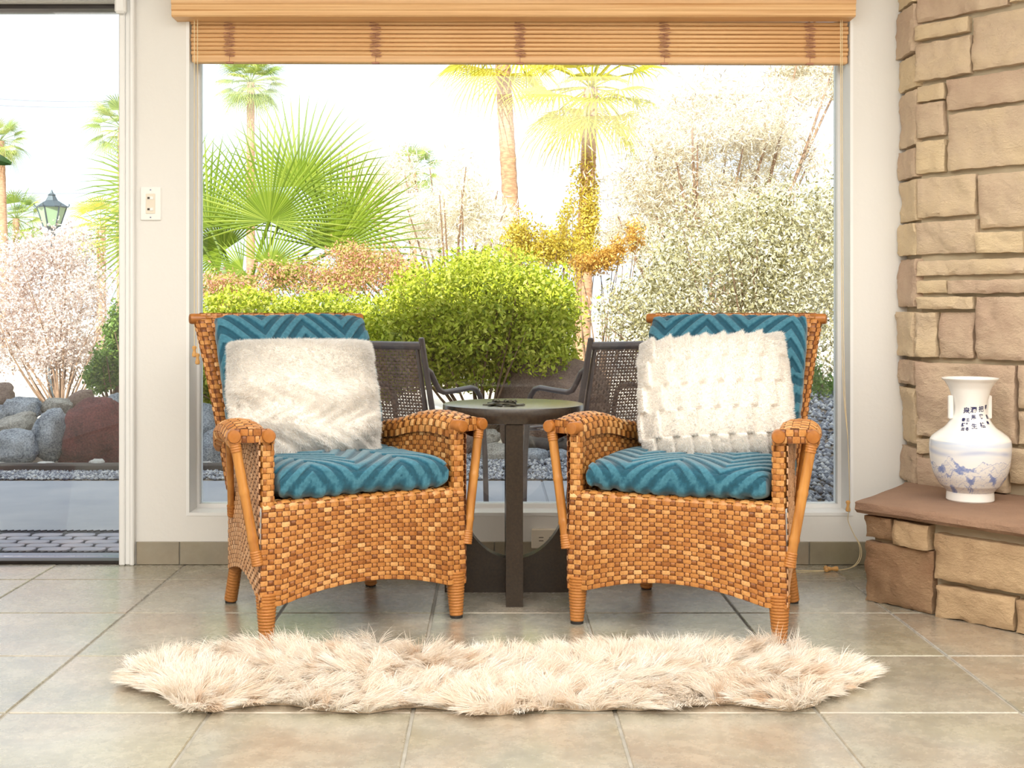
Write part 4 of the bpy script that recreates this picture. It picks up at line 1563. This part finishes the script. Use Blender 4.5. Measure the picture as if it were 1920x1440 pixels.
RK = [
    ('rounded blue grey boulder at the top left of the rock edging behind the door', 44, 765, 70, 44, 8.55, 'rock', 0),
    ('blue grey boulder cut by the left edge of the picture, middle row', -4, 778, 44, 38, 8.5, 'rock', 0),
    ('purplish boulder at the far left edge, above the other rocks', -2, 742, 56, 44, 8.8, 'rock_brown', 0.2),
    ('flat grey boulder on top of the tall speckled one', 106, 763, 62, 34, 8.65, 'rock2', 0),
    ('tall speckled grey boulder just left of the red lava rock', 96, 815, 60, 96, 8.25, 'rock', 0),
    ('wedge shaped greenish boulder between two blue grey boulders', 25, 800, 96, 44, 8.4, 'rock2', 0.35),
    ('large blue granite boulder at the bottom left of the rock edging', 28, 840, 86, 68, 8.1, 'rock', 0),
    ('dark slanting boulder behind the red lava rock', 152, 752, 56, 34, 8.75, 'rock_brown', 0.6),
    ('small pale rock on top right of the red lava rock', 184, 757, 28, 22, 8.7, 'rock_white', 0),
    ('small mottled grey rock beside the door casing', 214, 757, 32, 38, 8.75, 'rock', 0),
    ('big dark red lava rock behind the glass door', 182, 818, 138, 134, 8.3, 'rock_red', 0),
    ('small white stone before the red lava rock', 182, 869, 28, 18, 7.9, 'rock_white', 0),
    ('flat white stone below the tall speckled boulder', 86, 871, 38, 13, 7.9, 'rock_white', 0),
    ('small tan stone at the bottom left corner of the rock edging', 2, 871, 26, 10, 7.9, 'rock2', 0),
    ('grey boulder seen between the window edge and the left armchair', 380, 790, 70, 66, 8.5, 'rock', 0),
    ('broad pale grey boulder low behind the left armchair', 420, 842, 96, 90, 8.25, 'rock', 0.5),
    ('small white stone low at the left window edge', 386, 874, 32, 16, 7.9, 'rock_white', 0),
    ('lichen grey boulder upper left of the table leg', 914, 822, 48, 34, 8.45, 'rock2', 0),
    ('round tan boulder beside the left of the table leg', 928, 854, 76, 48, 8.2, 'rock2', 0),
    ('speckled grey boulder just right of the table leg', 1000, 860, 58, 38, 8.15, 'rock', 0),
    ('small blue boulder next to the brace of the right armchair', 1046, 856, 46, 28, 8.2, 'rock', 0),
    ('purple brown boulder left of the table behind the armchair arm', 868, 828, 56, 92, 8.35, 'rock_brown', 0),
    ('great brown boulder under the hedge behind the round table', 1040, 765, 190, 190, 9.0, 'rock_brown', 0),
    ('grey boulder hidden low behind the right armchair', 1130, 850, 90, 60, 8.2, 'rock', 0),
]
for k, (lab, x, y, w, h, d, mt_, rot) in enumerate(RK):
    rock('boulder' if w > 40 else 'stone', lab, x, y, w, h, d, mt_, seed=k + 1, rot=rot, rough=0.2 if mt_ == 'rock_red' else 0.15, sq=0.62 if mt_ == 'rock_red' else 0.8)
lg = thing('driftwood_log', 'weathered pale log lying across the boulders right of the table leg', 'log')
p0, p1 = at(975, 829, 8.3), at(1085, 838, 8.25)
MB().tube([p0.lerp(p1, u) + Vector((0, 0, 0.008 * math.sin(u * 9))) for u in np.linspace(0, 1, 12)], [0.043 + 0.006 * math.sin(k * 1.7) for k in range(12)], 14).build('trunk', 'timber', lg)
MB().tube([p0.lerp(p1, 0.6), p0.lerp(p1, 0.66) + Vector((0.03, -0.05, 0.06))], [0.018, 0.012], 8).build('branch_stub', 'timber', lg)
tm = MB()
tm.box(-6.0, -1.2, 7.80, 7.90, GZ - 0.006, 0.018, 0.01)
tag(tm.build('edging_timber', 'timber'), 'dark timber edging board between the gravel and the boulders', 'edging')


def pebbles(name, label, n, fx, zfun, size, cat='gravel'):
    g = np.random.default_rng(n)
    base = np.array([(1, 0, 0), (-1, 0, 0), (0, 1, 0), (0, -1, 0), (0, 0, 1), (0, 0, -1)], float)
    tri = np.array([(0, 2, 4), (2, 1, 4), (1, 3, 4), (3, 0, 4), (2, 0, 5), (1, 2, 5), (3, 1, 5), (0, 3, 5)])
    x, y = fx(g, n)
    c = st(x, y, zfun(x, y))
    sc = g.uniform(0.5, 1.2, (n, 1, 1)) * size * g.uniform(0.7, 1.3, (n, 6, 1))
    a = g.uniform(0, 2 * math.pi, n)
    rot = np.zeros((n, 3, 3))
    rot[:, 0, 0] = rot[:, 1, 1] = np.cos(a)
    rot[:, 0, 1], rot[:, 1, 0] = -np.sin(a), np.sin(a)
    rot[:, 2, 2] = 0.7
    V = np.einsum('nij,kj->nki', rot, base) * sc + c[:, None]
    F = (tri[None] + (np.arange(n) * 6)[:, None, None]).reshape(-1, 3)
    o = big_mesh(name, V.reshape(-1, 3), F, 'gravel', tone=np.repeat(g.random(n), 6), smooth=True)
    return tag(o, label, cat, kind='stuff')


pebbles('gravel_strip', 'strip of grey gravel between the patio and the boulders', 9000,
        lambda g, n: (g.uniform(-4.6, 1.6, n), 7.43 + 0.40 * g.random(n) ** 1.0), lambda x, y: GZ + 0.006 + 0 * x, 0.014)
pebbles('gravel_patch', 'grey gravel patch around the boulders behind the table', 3500,
        lambda g, n: (g.uniform(-0.5, 1.6, n), 7.8 + 0.5 * g.random(n)), lambda x, y: GZ + 0.01 + 0.10 * (y - 7.8), 0.016)
# pebble bank at the right of the window
struct('pebble_bank_base', MB().add([(1.16, 5.6, GZ), (3.6, 5.6, GZ), (3.6, 8.6, 0.42), (1.16, 8.6, 0.42), (1.16, 5.6, -0.1), (3.6, 5.6, -0.1), (3.6, 8.6, -0.1), (1.16, 8.6, -0.1)],
                                   [(0, 1, 2, 3), (4, 7, 6, 5), (0, 3, 7, 4), (1, 5, 6, 2), (0, 4, 5, 1), (3, 2, 6, 7)]), 'soil')
pebbles('pebble_bank', 'sloping bank of grey river pebbles outside the right end of the window', 9000,
        lambda g, n: (g.uniform(1.16, 3.4, n), g.uniform(5.6, 8.6, n)), lambda x, y: GZ + 0.15 * (y - 5.6) + 0.008, 0.022)
for k, (x, y, w, h, d) in enumerate([(1520, 905, 60, 40, 7.0), (1556, 885, 46, 34, 7.3), (1505, 870, 50, 30, 7.6)]):
    rock('boulder', ['rough grey boulder low in the pebble bank', 'rough grey boulder at the right window edge in the pebble bank', 'rough grey boulder uppermost in the pebble bank'][k],
         x, y, w, h, d, 'rock2', seed=60 + k, rough=0.3, group='boulders in the pebble bank')


# ------------------------------------------------------------------ patio chairs seen through the glass
def patio_chair():
    root = thing('patio_chair', 'x', 'chair')
    # local: y forward (direction it faces), x across
    for s in (-1, 1):
        fr = MB()
        fr.tube([(s * 0.29, 0.10, 0.0), (s * 0.29, 0.02, 0.42), (s * 0.29, -0.10, 0.885), (s * 0.29, -0.101, 0.89)], [0.015, 0.015, 0.015, 0.010], 12)
        fr.build('back_post', 'tube', root)
        pts = [(-0.060, 0.735), (-0.02, 0.715), (0.02, 0.66), (0.05, 0.625), (0.09, 0.612), (0.20, 0.615), (0.33, 0.622), (0.38, 0.612), (0.42, 0.575), (0.44, 0.52), (0.47, 0.25), (0.48, 0.0)]
        MB().tube([(s * 0.29, y, z) for y, z in pts], 0.0145, 12).build('arm', 'tube', root)
    MB().tube([(-0.29, -0.090, 0.85), (0.29, -0.090, 0.85)], 0.020, 12).tube([(-0.29, 0.01, 0.42), (0.29, 0.01, 0.42)], 0.013, 10).tube([(-0.29, 0.45, 0.40), (0.29, 0.45, 0.40)], 0.013, 10).build('cross_bar', 'tube', root)

    def S_b(u, v):
        return st((1 - 2 * u) * -0.245, -0.095 + 0.105 * (1 - v) , 0.43 + 0.42 * v)
    w = MB()
    weave(w, S_b, 26, 26, 0.0022, seed=70, gap=0.10)
    p = MB().tube([(-0.255, 0.008, 0.43), (-0.255, -0.090, 0.85)], 0.012, 8).tube([(0.255, 0.008, 0.43), (0.255, -0.090, 0.85)], 0.012, 8).build('sling_edge', 'tube', root)
    tag(w.build('woven_sling', 'sling', p), kind='stuff')
    w = MB()
    weave(w, lambda u, v: st((2 * u - 1) * 0.245, 0.02 + 0.43 * v, 0.42 - 0.02 * v - 0.02 * np.sin(math.pi * v)), 26, 24, 0.0022, seed=71, gap=0.08)
    tag(w.build('seat_sling', 'sling', root), kind='stuff')
    return root


pc = patio_chair()
pc2 = copy_tree(pc)
ang_ = math.atan2(0.83, 0.55)
for o, (px_, d_, s_), lab in ((pc, (790, 6.05, 1), 'brown woven patio chair outside behind the left armchair'), (pc2, (1108, 6.05, -1), 'brown woven patio chair outside behind the right armchair')):
    th = R(-33) * s_
    o.rotation_euler.z = th
    top = at(px_, 626, d_)
    lx, ly = s_ * 0.29, -0.10
    c_, s2 = math.cos(th), math.sin(th)
    o.location = (top.x - (c_ * lx - s2 * ly), top.y - (s2 * lx + c_ * ly), GZ)
    tag(o, lab, 'chair', 'patio chairs outside the window')


# ------------------------------------------------------------------ plants
def foliage(name, blobs, n, size, mat, parent, asp=2.2, seed=1, shell=0.55, tmid=0.5, tvar=0.25, upw=0.0, lumps=16, core=False, fuzz=0.06):
    g = np.random.default_rng(seed)
    big, blobs = blobs, []
    for bl in big:
        for k in range(lumps):
            d = g.normal(0, 1, 3)
            d /= np.linalg.norm(d)
            f_ = g.uniform(0.35, 0.72)
            s_ = g.uniform(0.28, 0.5)
            blobs.append((bl[0] + d[0] * bl[3] * f_, bl[1] + d[1] * bl[4] * f_, bl[2] + d[2] * bl[5] * f_, bl[3] * s_, bl[4] * s_, bl[5] * s_))
        if not lumps or core:
            blobs.append((*bl[:3], bl[3] * 0.86, bl[4] * 0.86, bl[5] * 0.86) if lumps else bl)
    vol = np.array([bl[3] * bl[4] + bl[3] * bl[5] for bl in blobs], float)
    cnt = (n * vol / vol.sum()).astype(int)
    Cs, Ts = [], []
    for bl, c in zip(blobs, cnt):
        d = g.normal(0, 1, (c, 3))
        d /= np.linalg.norm(d, axis=1, keepdims=True)
        r = 1 - (1 - shell) * g.random((c, 1)) ** 1.6
        lump = 1 + 0.10 * np.sin(d[:, :1] * 7 + bl[0] * 5) * np.sin(d[:, 1:2] * 6 + 1) + 0.08 * np.sin(d[:, 2:3] * 9 + bl[0] * 3)
        Cs.append(np.array(bl[:3]) + (d * r * lump + g.normal(0, fuzz, (c, 3))) * np.array(bl[3:6]))
        Ts.append(np.clip(g.normal(tmid, tvar, c), 0, 1))
    C, T = np.concatenate(Cs), np.concatenate(Ts)
    m = len(C)
    ax = g.normal(0, 1, (m, 3))
    ax[:, 2] += upw
    ax /= np.linalg.norm(ax, axis=1, keepdims=True)
    sd = np.cross(ax, g.normal(0, 1, (m, 3)))
    sd /= np.linalg.norm(sd, axis=1, keepdims=True)
    L = (size * g.uniform(0.6, 1.3, m))[:, None]
    V = np.stack([C - ax * L / 2, C + sd * L / asp / 2, C + ax * L / 2, C - sd * L / asp / 2], 1)
    F = np.arange(4 * m).reshape(m, 4)
    o = big_mesh(name, V.reshape(-1, 3), F, mat, parent, np.repeat(T, 4))
    return tag(o, kind='stuff')


def twigs(mb, root, tips, r0, bend=0.15, g=random):
    for t in tips:
        a, c = Vector(root), Vector(t)
        mid = a.lerp(c, 0.5) + Vector((g.uniform(-bend, bend), g.uniform(-bend, bend), g.uniform(-bend, bend) * 0.3))
        pts = [a * (1 - u) ** 2 + mid * 2 * u * (1 - u) + c * u * u for u in np.linspace(0, 1, 7)]
        mb.tube(pts, [r0 * (1 - 0.8 * u) for u in np.linspace(0, 1, 7)], 6, cap=False)


def pxblob(x, y, w, h, d, dep):
    c = at(x, y, d)
    return (c.x, c.y, c.z, w / FPX * d / 2, dep, h / FPX * d / 2)


def shrub(name, label, cat, blobs, n, size, mat, trunk=None, ntw=14, r0=0.02, seed=1, asp=2.2, shell=0.55, tmid=0.5, tvar=0.25, group=None, bark='bark', lumps=16, core=False, fuzz=0.06):
    bl = [pxblob(*q) for q in blobs]
    root = thing(name, label, cat, (0, 0, 0), group=group)
    base = trunk or (bl[0][0], bl[0][1], 0.0)
    root.location = base
    off = Vector(base)
    bl = [(q[0] - off.x, q[1] - off.y, q[2] - off.z, *q[3:]) for q in bl]
    foliage('foliage', bl, n, size, mat, root, asp, seed, shell, tmid, tvar, 0.0, lumps, core, fuzz)
    m = MB()
    g = random.Random(seed)
    tips = []
    for q in bl:
        for k in range(max(3, ntw // len(bl))):
            a, e = g.uniform(0, 2 * math.pi), g.uniform(-0.3, 1.0)
            tips.append((q[0] + 0.75 * q[3] * math.cos(a), q[1] + 0.75 * q[4] * math.sin(a), q[2] + 0.7 * q[5] * e))
    twigs(m, (0, 0, 0), tips, r0, g=g)
    m.build('branches', bark, root)
    return root


shrub('hedge_bush', 'dense rounded bright green hedge bush behind the round table', 'bush',
      [(905, 590, 410, 270, 9.1, 0.75), (1010, 600, 210, 230, 9.0, 0.6), (800, 610, 240, 230, 9.1, 0.6), (940, 545, 250, 150, 9.2, 0.6), (860, 680, 380, 130, 9.25, 0.5), (1000, 665, 200, 120, 9.3, 0.4)], 66000, 0.042, 'hedge_leaf', (at(905, 590, 9.1).x, 9.1, 0.0), 40, 0.013, 11, shell=0.62, lumps=26, core=True)
shrub('hedge_bush', 'low spreading bright green hedge bush behind the left armchair', 'bush',
      [(460, 640, 300, 190, 9.0, 0.6), (610, 620, 260, 190, 9.0, 0.6), (720, 640, 180, 200, 9.0, 0.55), (360, 680, 200, 170, 8.9, 0.5), (400, 735, 150, 110, 8.95, 0.4), (620, 720, 300, 110, 9.2, 0.4)], 48000, 0.042, 'hedge_leaf', (at(560, 640, 9).x, 9.0, 0.0), 30, 0.012, 12, shell=0.62, lumps=26, core=True)
shrub('flowering_shrub', 'pink and rust flowering shrub between the fan palm and the hedge', 'shrub',
      [(610, 525, 230, 90, 9.9, 0.4), (430, 545, 180, 70, 9.6, 0.4), (720, 500, 120, 80, 10.0, 0.4), (540, 510, 120, 70, 9.9, 0.3), (650, 480, 110, 60, 10.1, 0.3), (770, 530, 90, 60, 9.9, 0.3)], 17000, 0.030, 'pink_leaf', (at(600, 520, 9.9).x, 9.9, 0.0), 26, 0.007, 13, shell=0.2, fuzz=0.55, tmid=0.48, tvar=0.3)
shrub('pale_bush', 'large pale cream leaved bush filling the right of the window', 'bush',
      [(1350, 540, 420, 330, 9.8, 0.9), (1480, 560, 280, 420, 9.6, 0.9), (1230, 600, 230, 260, 9.6, 0.7), (1420, 430, 200, 170, 9.9, 0.6), (1560, 470, 160, 330, 9.8, 0.7)], 60000, 0.040, 'pale_leaf',
      (at(1400, 560, 9.8).x, 9.8, 0.0), 50, 0.014, 14, asp=2.6, shell=0.45, core=True, fuzz=0.15, tvar=0.32)
shrub('low_green_bush', 'low green bush between the pale bush and the pebble bank at the right window edge', 'bush',
      [(1540, 770, 120, 160, 8.6, 0.4), (1500, 720, 110, 110, 8.9, 0.4)], 9000, 0.034, 'dark_leaf', (at(1535, 800, 8.6).x, 8.6, 0.3), 14, 0.01, 15, shell=0.4)
shrub('feathery_tree', 'tall feathery pale grey tree at the upper right of the window', 'tree',
      [(1330, 230, 330, 200, 15, 1.4), (1250, 330, 260, 220, 15, 1.3), (1440, 300, 260, 260, 15.5, 1.3), (1520, 150, 180, 110, 16, 1.0), (1330, 390, 330, 150, 15, 1.2), (1200, 430, 170, 150, 14.5, 0.9)],
      42000, 0.10, 'olive_leaf', (at(1330, 300, 15).x, 15, 0.0), 34, 0.045, 16, asp=7, shell=0.25, fuzz=0.3)
shrub('feathery_tree', 'hazy pale tree behind the hedge between the fan palm and the tall palm', 'tree',
      [(870, 370, 170, 200, 17, 1.2), (790, 420, 180, 140, 16.5, 1.1), (700, 330, 170, 220, 18, 1.2), (930, 430, 120, 110, 16.5, 0.8)], 22000, 0.10, 'olive_leaf', (at(850, 400, 17).x, 17, 0.0), 26, 0.03, 17, asp=7, shell=0.2, tmid=0.75, fuzz=0.3)
shrub('golden_shrub', 'yellow green shrub just above the hedge left of the vine clad palm', 'shrub',
      [(966, 455, 60, 80, 11, 0.3), (990, 440, 44, 110, 11, 0.25), (1030, 455, 90, 90, 11, 0.3), (1062, 425, 40, 110, 11, 0.25), (1060, 470, 110, 60, 11, 0.3), (1000, 475, 120, 60, 11, 0.3)], 7500, 0.036, 'gold_leaf', (at(1010, 440, 11).x, 11, 0.0), 12, 0.010, 18, shell=0.1, fuzz=0.45)
shrub('orange_shrub', 'small orange tinted shrub at the right shoulder of the hedge', 'shrub',
      [(1100, 492, 60, 44, 10.4, 0.22), (1130, 486, 60, 56, 10.4, 0.22), (1160, 470, 40, 60, 10.6, 0.2), (1190, 440, 36, 64, 10.8, 0.2)], 4500, 0.032, 'orange_leaf', (at(1120, 500, 10.4).x, 10.4, 0.0), 10, 0.010, 19, shell=0.1, fuzz=0.45)
shrub('blossom_bush', 'white blossoming open bush with bare twigs outside the glass door', 'bush',
      [(70, 540, 260, 210, 10.3, 0.8), (150, 600, 170, 190, 10.1, 0.6), (20, 620, 170, 190, 10.2, 0.7), (90, 470, 190, 110, 10.5, 0.6), (110, 680, 170, 110, 10.0, 0.5)], 32000, 0.028, 'white_leaf',
      ground(115, 750, 0.15) * 0 + Vector((at(115, 700, 9.7).x, 9.7, 0.1)), 26, 0.010, 20, asp=1.8, shell=0.05, tmid=0.5, tvar=0.3, fuzz=0.4)
shrub('green_bush', 'small green bush above the red lava rock beside the door casing', 'bush',
      [(208, 680, 80, 120, 9.3, 0.35), (225, 620, 60, 120, 9.4, 0.3), (190, 700, 60, 80, 9.2, 0.3)], 9000, 0.034, 'dark_leaf', (at(215, 740, 9.3).x, 9.3, 0.2), 14, 0.012, 21, shell=0.35)


def fan_leaf(parent, hub, axis, normal, Rr, spread, nb, droop, seed, mat='fan_leaf', stem=None, tmid=0.5):
    g = random.Random(seed)
    ax = Vector(axis).normalized()
    nn = Vector(normal)
    nn = (nn - ax * nn.dot(ax)).normalized()
    sd = ax.cross(nn)
    hub = Vector(hub)
    mb = MB()
    for k in range(nb):
        a = lerp(-spread, spread, (k + 0.5) / nb)
        L = Rr * (1 - 0.22 * (abs(a) / spread) ** 2) * g.uniform(0.93, 1.05)
        d = ax * math.cos(a) + sd * math.sin(a)
        tn = -ax * math.sin(a) + sd * math.cos(a)
        wid = 2 * spread / nb
        V = []
        dr = g.uniform(0.6, 1.4) * droop
        for r_, wf in ((0.002, 1.0), (0.25, 1.0), (0.45, 0.62), (0.75, 0.30), (1.0, 0.02)):
            c = hub + d * (L * r_) - Vector((0, 0, dr * L * max(0, r_ - 0.45) ** 2 * 2)) + nn * (0.10 * L * r_ * (1 - r_))
            hwid = 0.5 * wid * wf * L * min(r_, 0.45)
            V += [tuple(c - tn * hwid), tuple(c + nn * hwid * 0.55), tuple(c + tn * hwid)]
        F = []
        for i in range(4):
            F += [(i * 3, i * 3 + 1, i * 3 + 4, i * 3 + 3), (i * 3 + 1, i * 3 + 2, i * 3 + 5, i * 3 + 4)]
        mb.add(V, F, min(1, max(0, tmid + g.uniform(-0.25, 0.25))))
    lf = mb.build('leaf', mat, parent, smooth=False)
    if stem is not None:
        st_ = Vector(stem)
        mid = st_.lerp(hub, 0.55) + Vector((0, 0, 0.08 * (hub - st_).length))
        pts = [st_ * (1 - u) ** 2 + mid * 2 * u * (1 - u) + hub * u * u for u in np.linspace(0, 1, 7)]
        MB().tube(pts, [0.016 * Rr] * 7, 6, tone=0.4).build('stalk', mat, lf)
    return lf


# nearby fan palm
fpd = 10.6
fb = at(455, 520, fpd)
fbase = Vector((fb.x, fpd, 0.0))
fp = thing('fan_palm', 'large green fan palm with spiky round leaves at the left of the window', 'palm', fbase)
MB().tube([(0, 0, 0.0), (0.02, 0, 0.5), (0, 0.0, 0.95)], [0.19, 0.17, 0.14], 14).build('trunk', 'palm_trunk', fp)
crown = Vector((0, 0, 0.98))
LV = [  # hub x, y, radius px, direction degrees (0 = right, 90 = up), depth offset, blades, facing
    (505, 415, 215, 84, -0.2, 48, 0.25), (392, 425, 200, 108, 0.1, 44, 0.1), (625, 470, 215, 58, -0.1, 44, 0.0), (455, 505, 110, 205, -0.7, 36, 0.35),
    (505, 500, 125, 42, -0.7, 34, 0.2), (655, 420, 150, 62, 0.5, 40, 0.0), (420, 470, 170, 150, 0.3, 40, 0.2), (300, 350, 165, 165, 0.0, 40, 0.0),
    (285, 440, 150, 192, 0.1, 36, 0.3), (560, 350, 190, 70, 0.5, 40, -0.1), (330, 400, 190, 130, 0.5, 42, 0.0), (430, 560, 120, 235, -0.8, 34, 0.6)]
for k, (x, y, rp_, dg_, dd, nb, tilt) in enumerate(LV):
    d = fpd + dd
    hub = at(x, y, d) - fbase
    a = R(dg_)
    fan_leaf(fp, hub, (math.cos(a), 0.18 * math.sin(k * 2.1), math.sin(a)), (0.1 * math.sin(k), -1, 0.35 + tilt), rp_ / FPX * d, R(112), nb, 0.10, 100 + k, stem=crown)


def tall_palm(name, label, base, topz, r0, r1, crown_r, n, mat, seed, lean=(0, 0), skirt=True, vine=None, group='tall palms beyond the garden', ks=1.0):
    g = random.Random(seed)
    base = Vector(base)
    root = thing(name, label, 'palm', base, group=group)
    pts, rad = [], []
    m = 46
    for k in range(m):
        u = k / (m - 1)
        pts.append((lean[0] * u, lean[1] * u, (topz - base.z) * u))
        rad.append(lerp(r0, r1, u) * (1 + 0.07 * (k % 2) + g.uniform(-0.03, 0.03)))
    MB().tube(pts, rad, 12).build('trunk', 'palm_trunk', root)
    top = Vector(pts[-1])
    for k in range(n):
        az = k * 2.399 + g.uniform(-0.2, 0.2)
        el = lerp(1.2, -1.0 if skirt else -0.5, (k + 0.5) / n) + g.uniform(-0.12, 0.12)
        d = Vector((math.cos(az) * math.cos(el), math.sin(az) * math.cos(el), math.sin(el)))
        hub = top + d * crown_r * 0.5
        nrm = Vector((0, 0, 1)) if abs(d.z) < 0.9 else Vector((math.cos(az), math.sin(az), 0)) * -1
        fan_leaf(root, hub, d, nrm + Vector((0, -0.4, 0)), crown_r * 0.62, R(95), 22, 0.55, seed * 31 + k, mat, stem=top, tmid=g.uniform(0.3, 0.7))
    if vine:
        foliage('vine', vine, 5000, 0.055, 'gold_leaf', root, 2.0, seed, 0.5)
    return root


def palm_at(label, x_top, y_top, x_base, d, tr, cr, n, mat, seed, name='tall_palm', vine=None):
    t = at(x_top, y_top, d)
    bx_ = at(x_base, 580, d).x
    tall_palm(name, label, (bx_, d, GZ - 0.03), t.z, tr * 1.25, tr, cr, n, mat, seed, lean=(t.x - bx_, 0.0), vine=vine)


palm_at('tall palm with a thick brown trunk whose crown meets the blind', 940, 75, 975, 20, 0.115, 1.35, 22, 'palm_leaf', 1)
vb = at(1092, 410, 18.0)
palm_at('golden crowned palm with a vine clad trunk right of the tall palm', 1108, 165, 1088, 18, 0.10, 1.30, 30, 'palm_leaf', 2,
        vine=[(0, -0.05, vb.z, 0.33, 0.33, 1.1)])
palm_at('distant palm with a hanging green crown at the upper left of the window', 470, 155, 470, 34, 0.10, 1.10, 34, 'palm_leaf_green', 3)
palm_at('slender distant palm at the far left beyond the glass door', 0, 265, 12, 34, 0.11, 0.85, 26, 'palm_leaf_green', 4)
palm_at('short distant green palm at the left of the blossom bush', 30, 410, 30, 38, 0.10, 1.15, 22, 'palm_leaf_green', 5)
palm_at('small far palm peeping out between the pale trees left of the hedge', 775, 320, 775, 40, 0.10, 1.1, 20, 'palm_leaf_green', 6)
palm_at('far palm half hidden by the door casing', 228, 240, 226, 36, 0.10, 1.2, 22, 'palm_leaf_green', 7)
palm_at('low yellow palm behind the lantern near the door casing', 190, 425, 190, 30, 0.10, 1.0, 18, 'palm_leaf', 8)

# ------------------------------------------------------------------ lantern, wires
ld = 12.0
lp = at(97, 425, ld)
la = thing('garden_lantern', 'dark metal garden lantern with pale green glass on a post beyond the blossom bush', 'lantern', (lp.x, ld, GZ - 0.03))
zl = lp.z - (GZ - 0.03)
MB().tube([(0, 0, 0), (0, 0, zl + 0.02)], 0.035, 10).build('post', 'lamp_metal', la)


def frustum(r0, z0, r1, z1):
    pr = []
    for r_, z in ((r0, z0), (r1, z1)):
        pr.append([(r_ * math.cos(a), r_ * math.sin(a), z) for a in [R(20) + k * math.pi / 3 for k in range(6)]])
    return pr


m = MB()
a_, b2 = frustum(0.075, zl, 0.135, zl + 0.185)
m.add(a_ + b2, [(i, (i + 1) % 6, 6 + (i + 1) % 6, 6 + i) for i in range(6)])
m.build('glass', 'lamp_glass', la, smooth=False)
m = MB()
for p, q in zip(a_, b2):
    m.tube([p, q], 0.008, 6)
m.tube([(0, 0, zl - 0.02), (0, 0, zl + 0.005)], [0.05, 0.08], 6)
m.build('cage', 'lamp_metal', la)
m = MB()
pr = [(0.155, zl + 0.185), (0.158, zl + 0.195), (0.06, zl + 0.255), (0.035, zl + 0.30), (0.04, zl + 0.31), (0.018, zl + 0.325), (0.004, zl + 0.36)]
m.lathe(pr, 6)
m.build('roof', 'lamp_metal', la, smooth=False)
m = MB()
for k in range(6):
    a = R(20) + k * math.pi / 3
    m.tube([(0.15 * math.cos(a), 0.15 * math.sin(a), zl + 0.19), (0.165 * math.cos(a), 0.165 * math.sin(a), zl + 0.215), (0.158 * math.cos(a), 0.158 * math.sin(a), zl + 0.225)], 0.005, 5)
m.build('scrolls', 'lamp_metal', la)
for k, (y0, y1, lab) in enumerate(((160, 182, 'uppermost utility wire crossing the sky beyond the door'), (175, 190, 'second utility wire crossing the sky beyond the door'),
                                   (340, 350, 'utility wire just above the lantern beyond the door'), (385, 368, 'lowest utility wire passing behind the lantern'))):
    p, q = at(-260, y0 - 6, 45), at(330, y1 + 4, 45)
    tag(MB().tube([p.lerp(q, u) - Vector((0, 0, 0.35 * math.sin(math.pi * u))) for u in np.linspace(0, 1, 16)], 0.011, 5).build('utility_wire', 'wire'), lab, 'wire', 'utility wires')
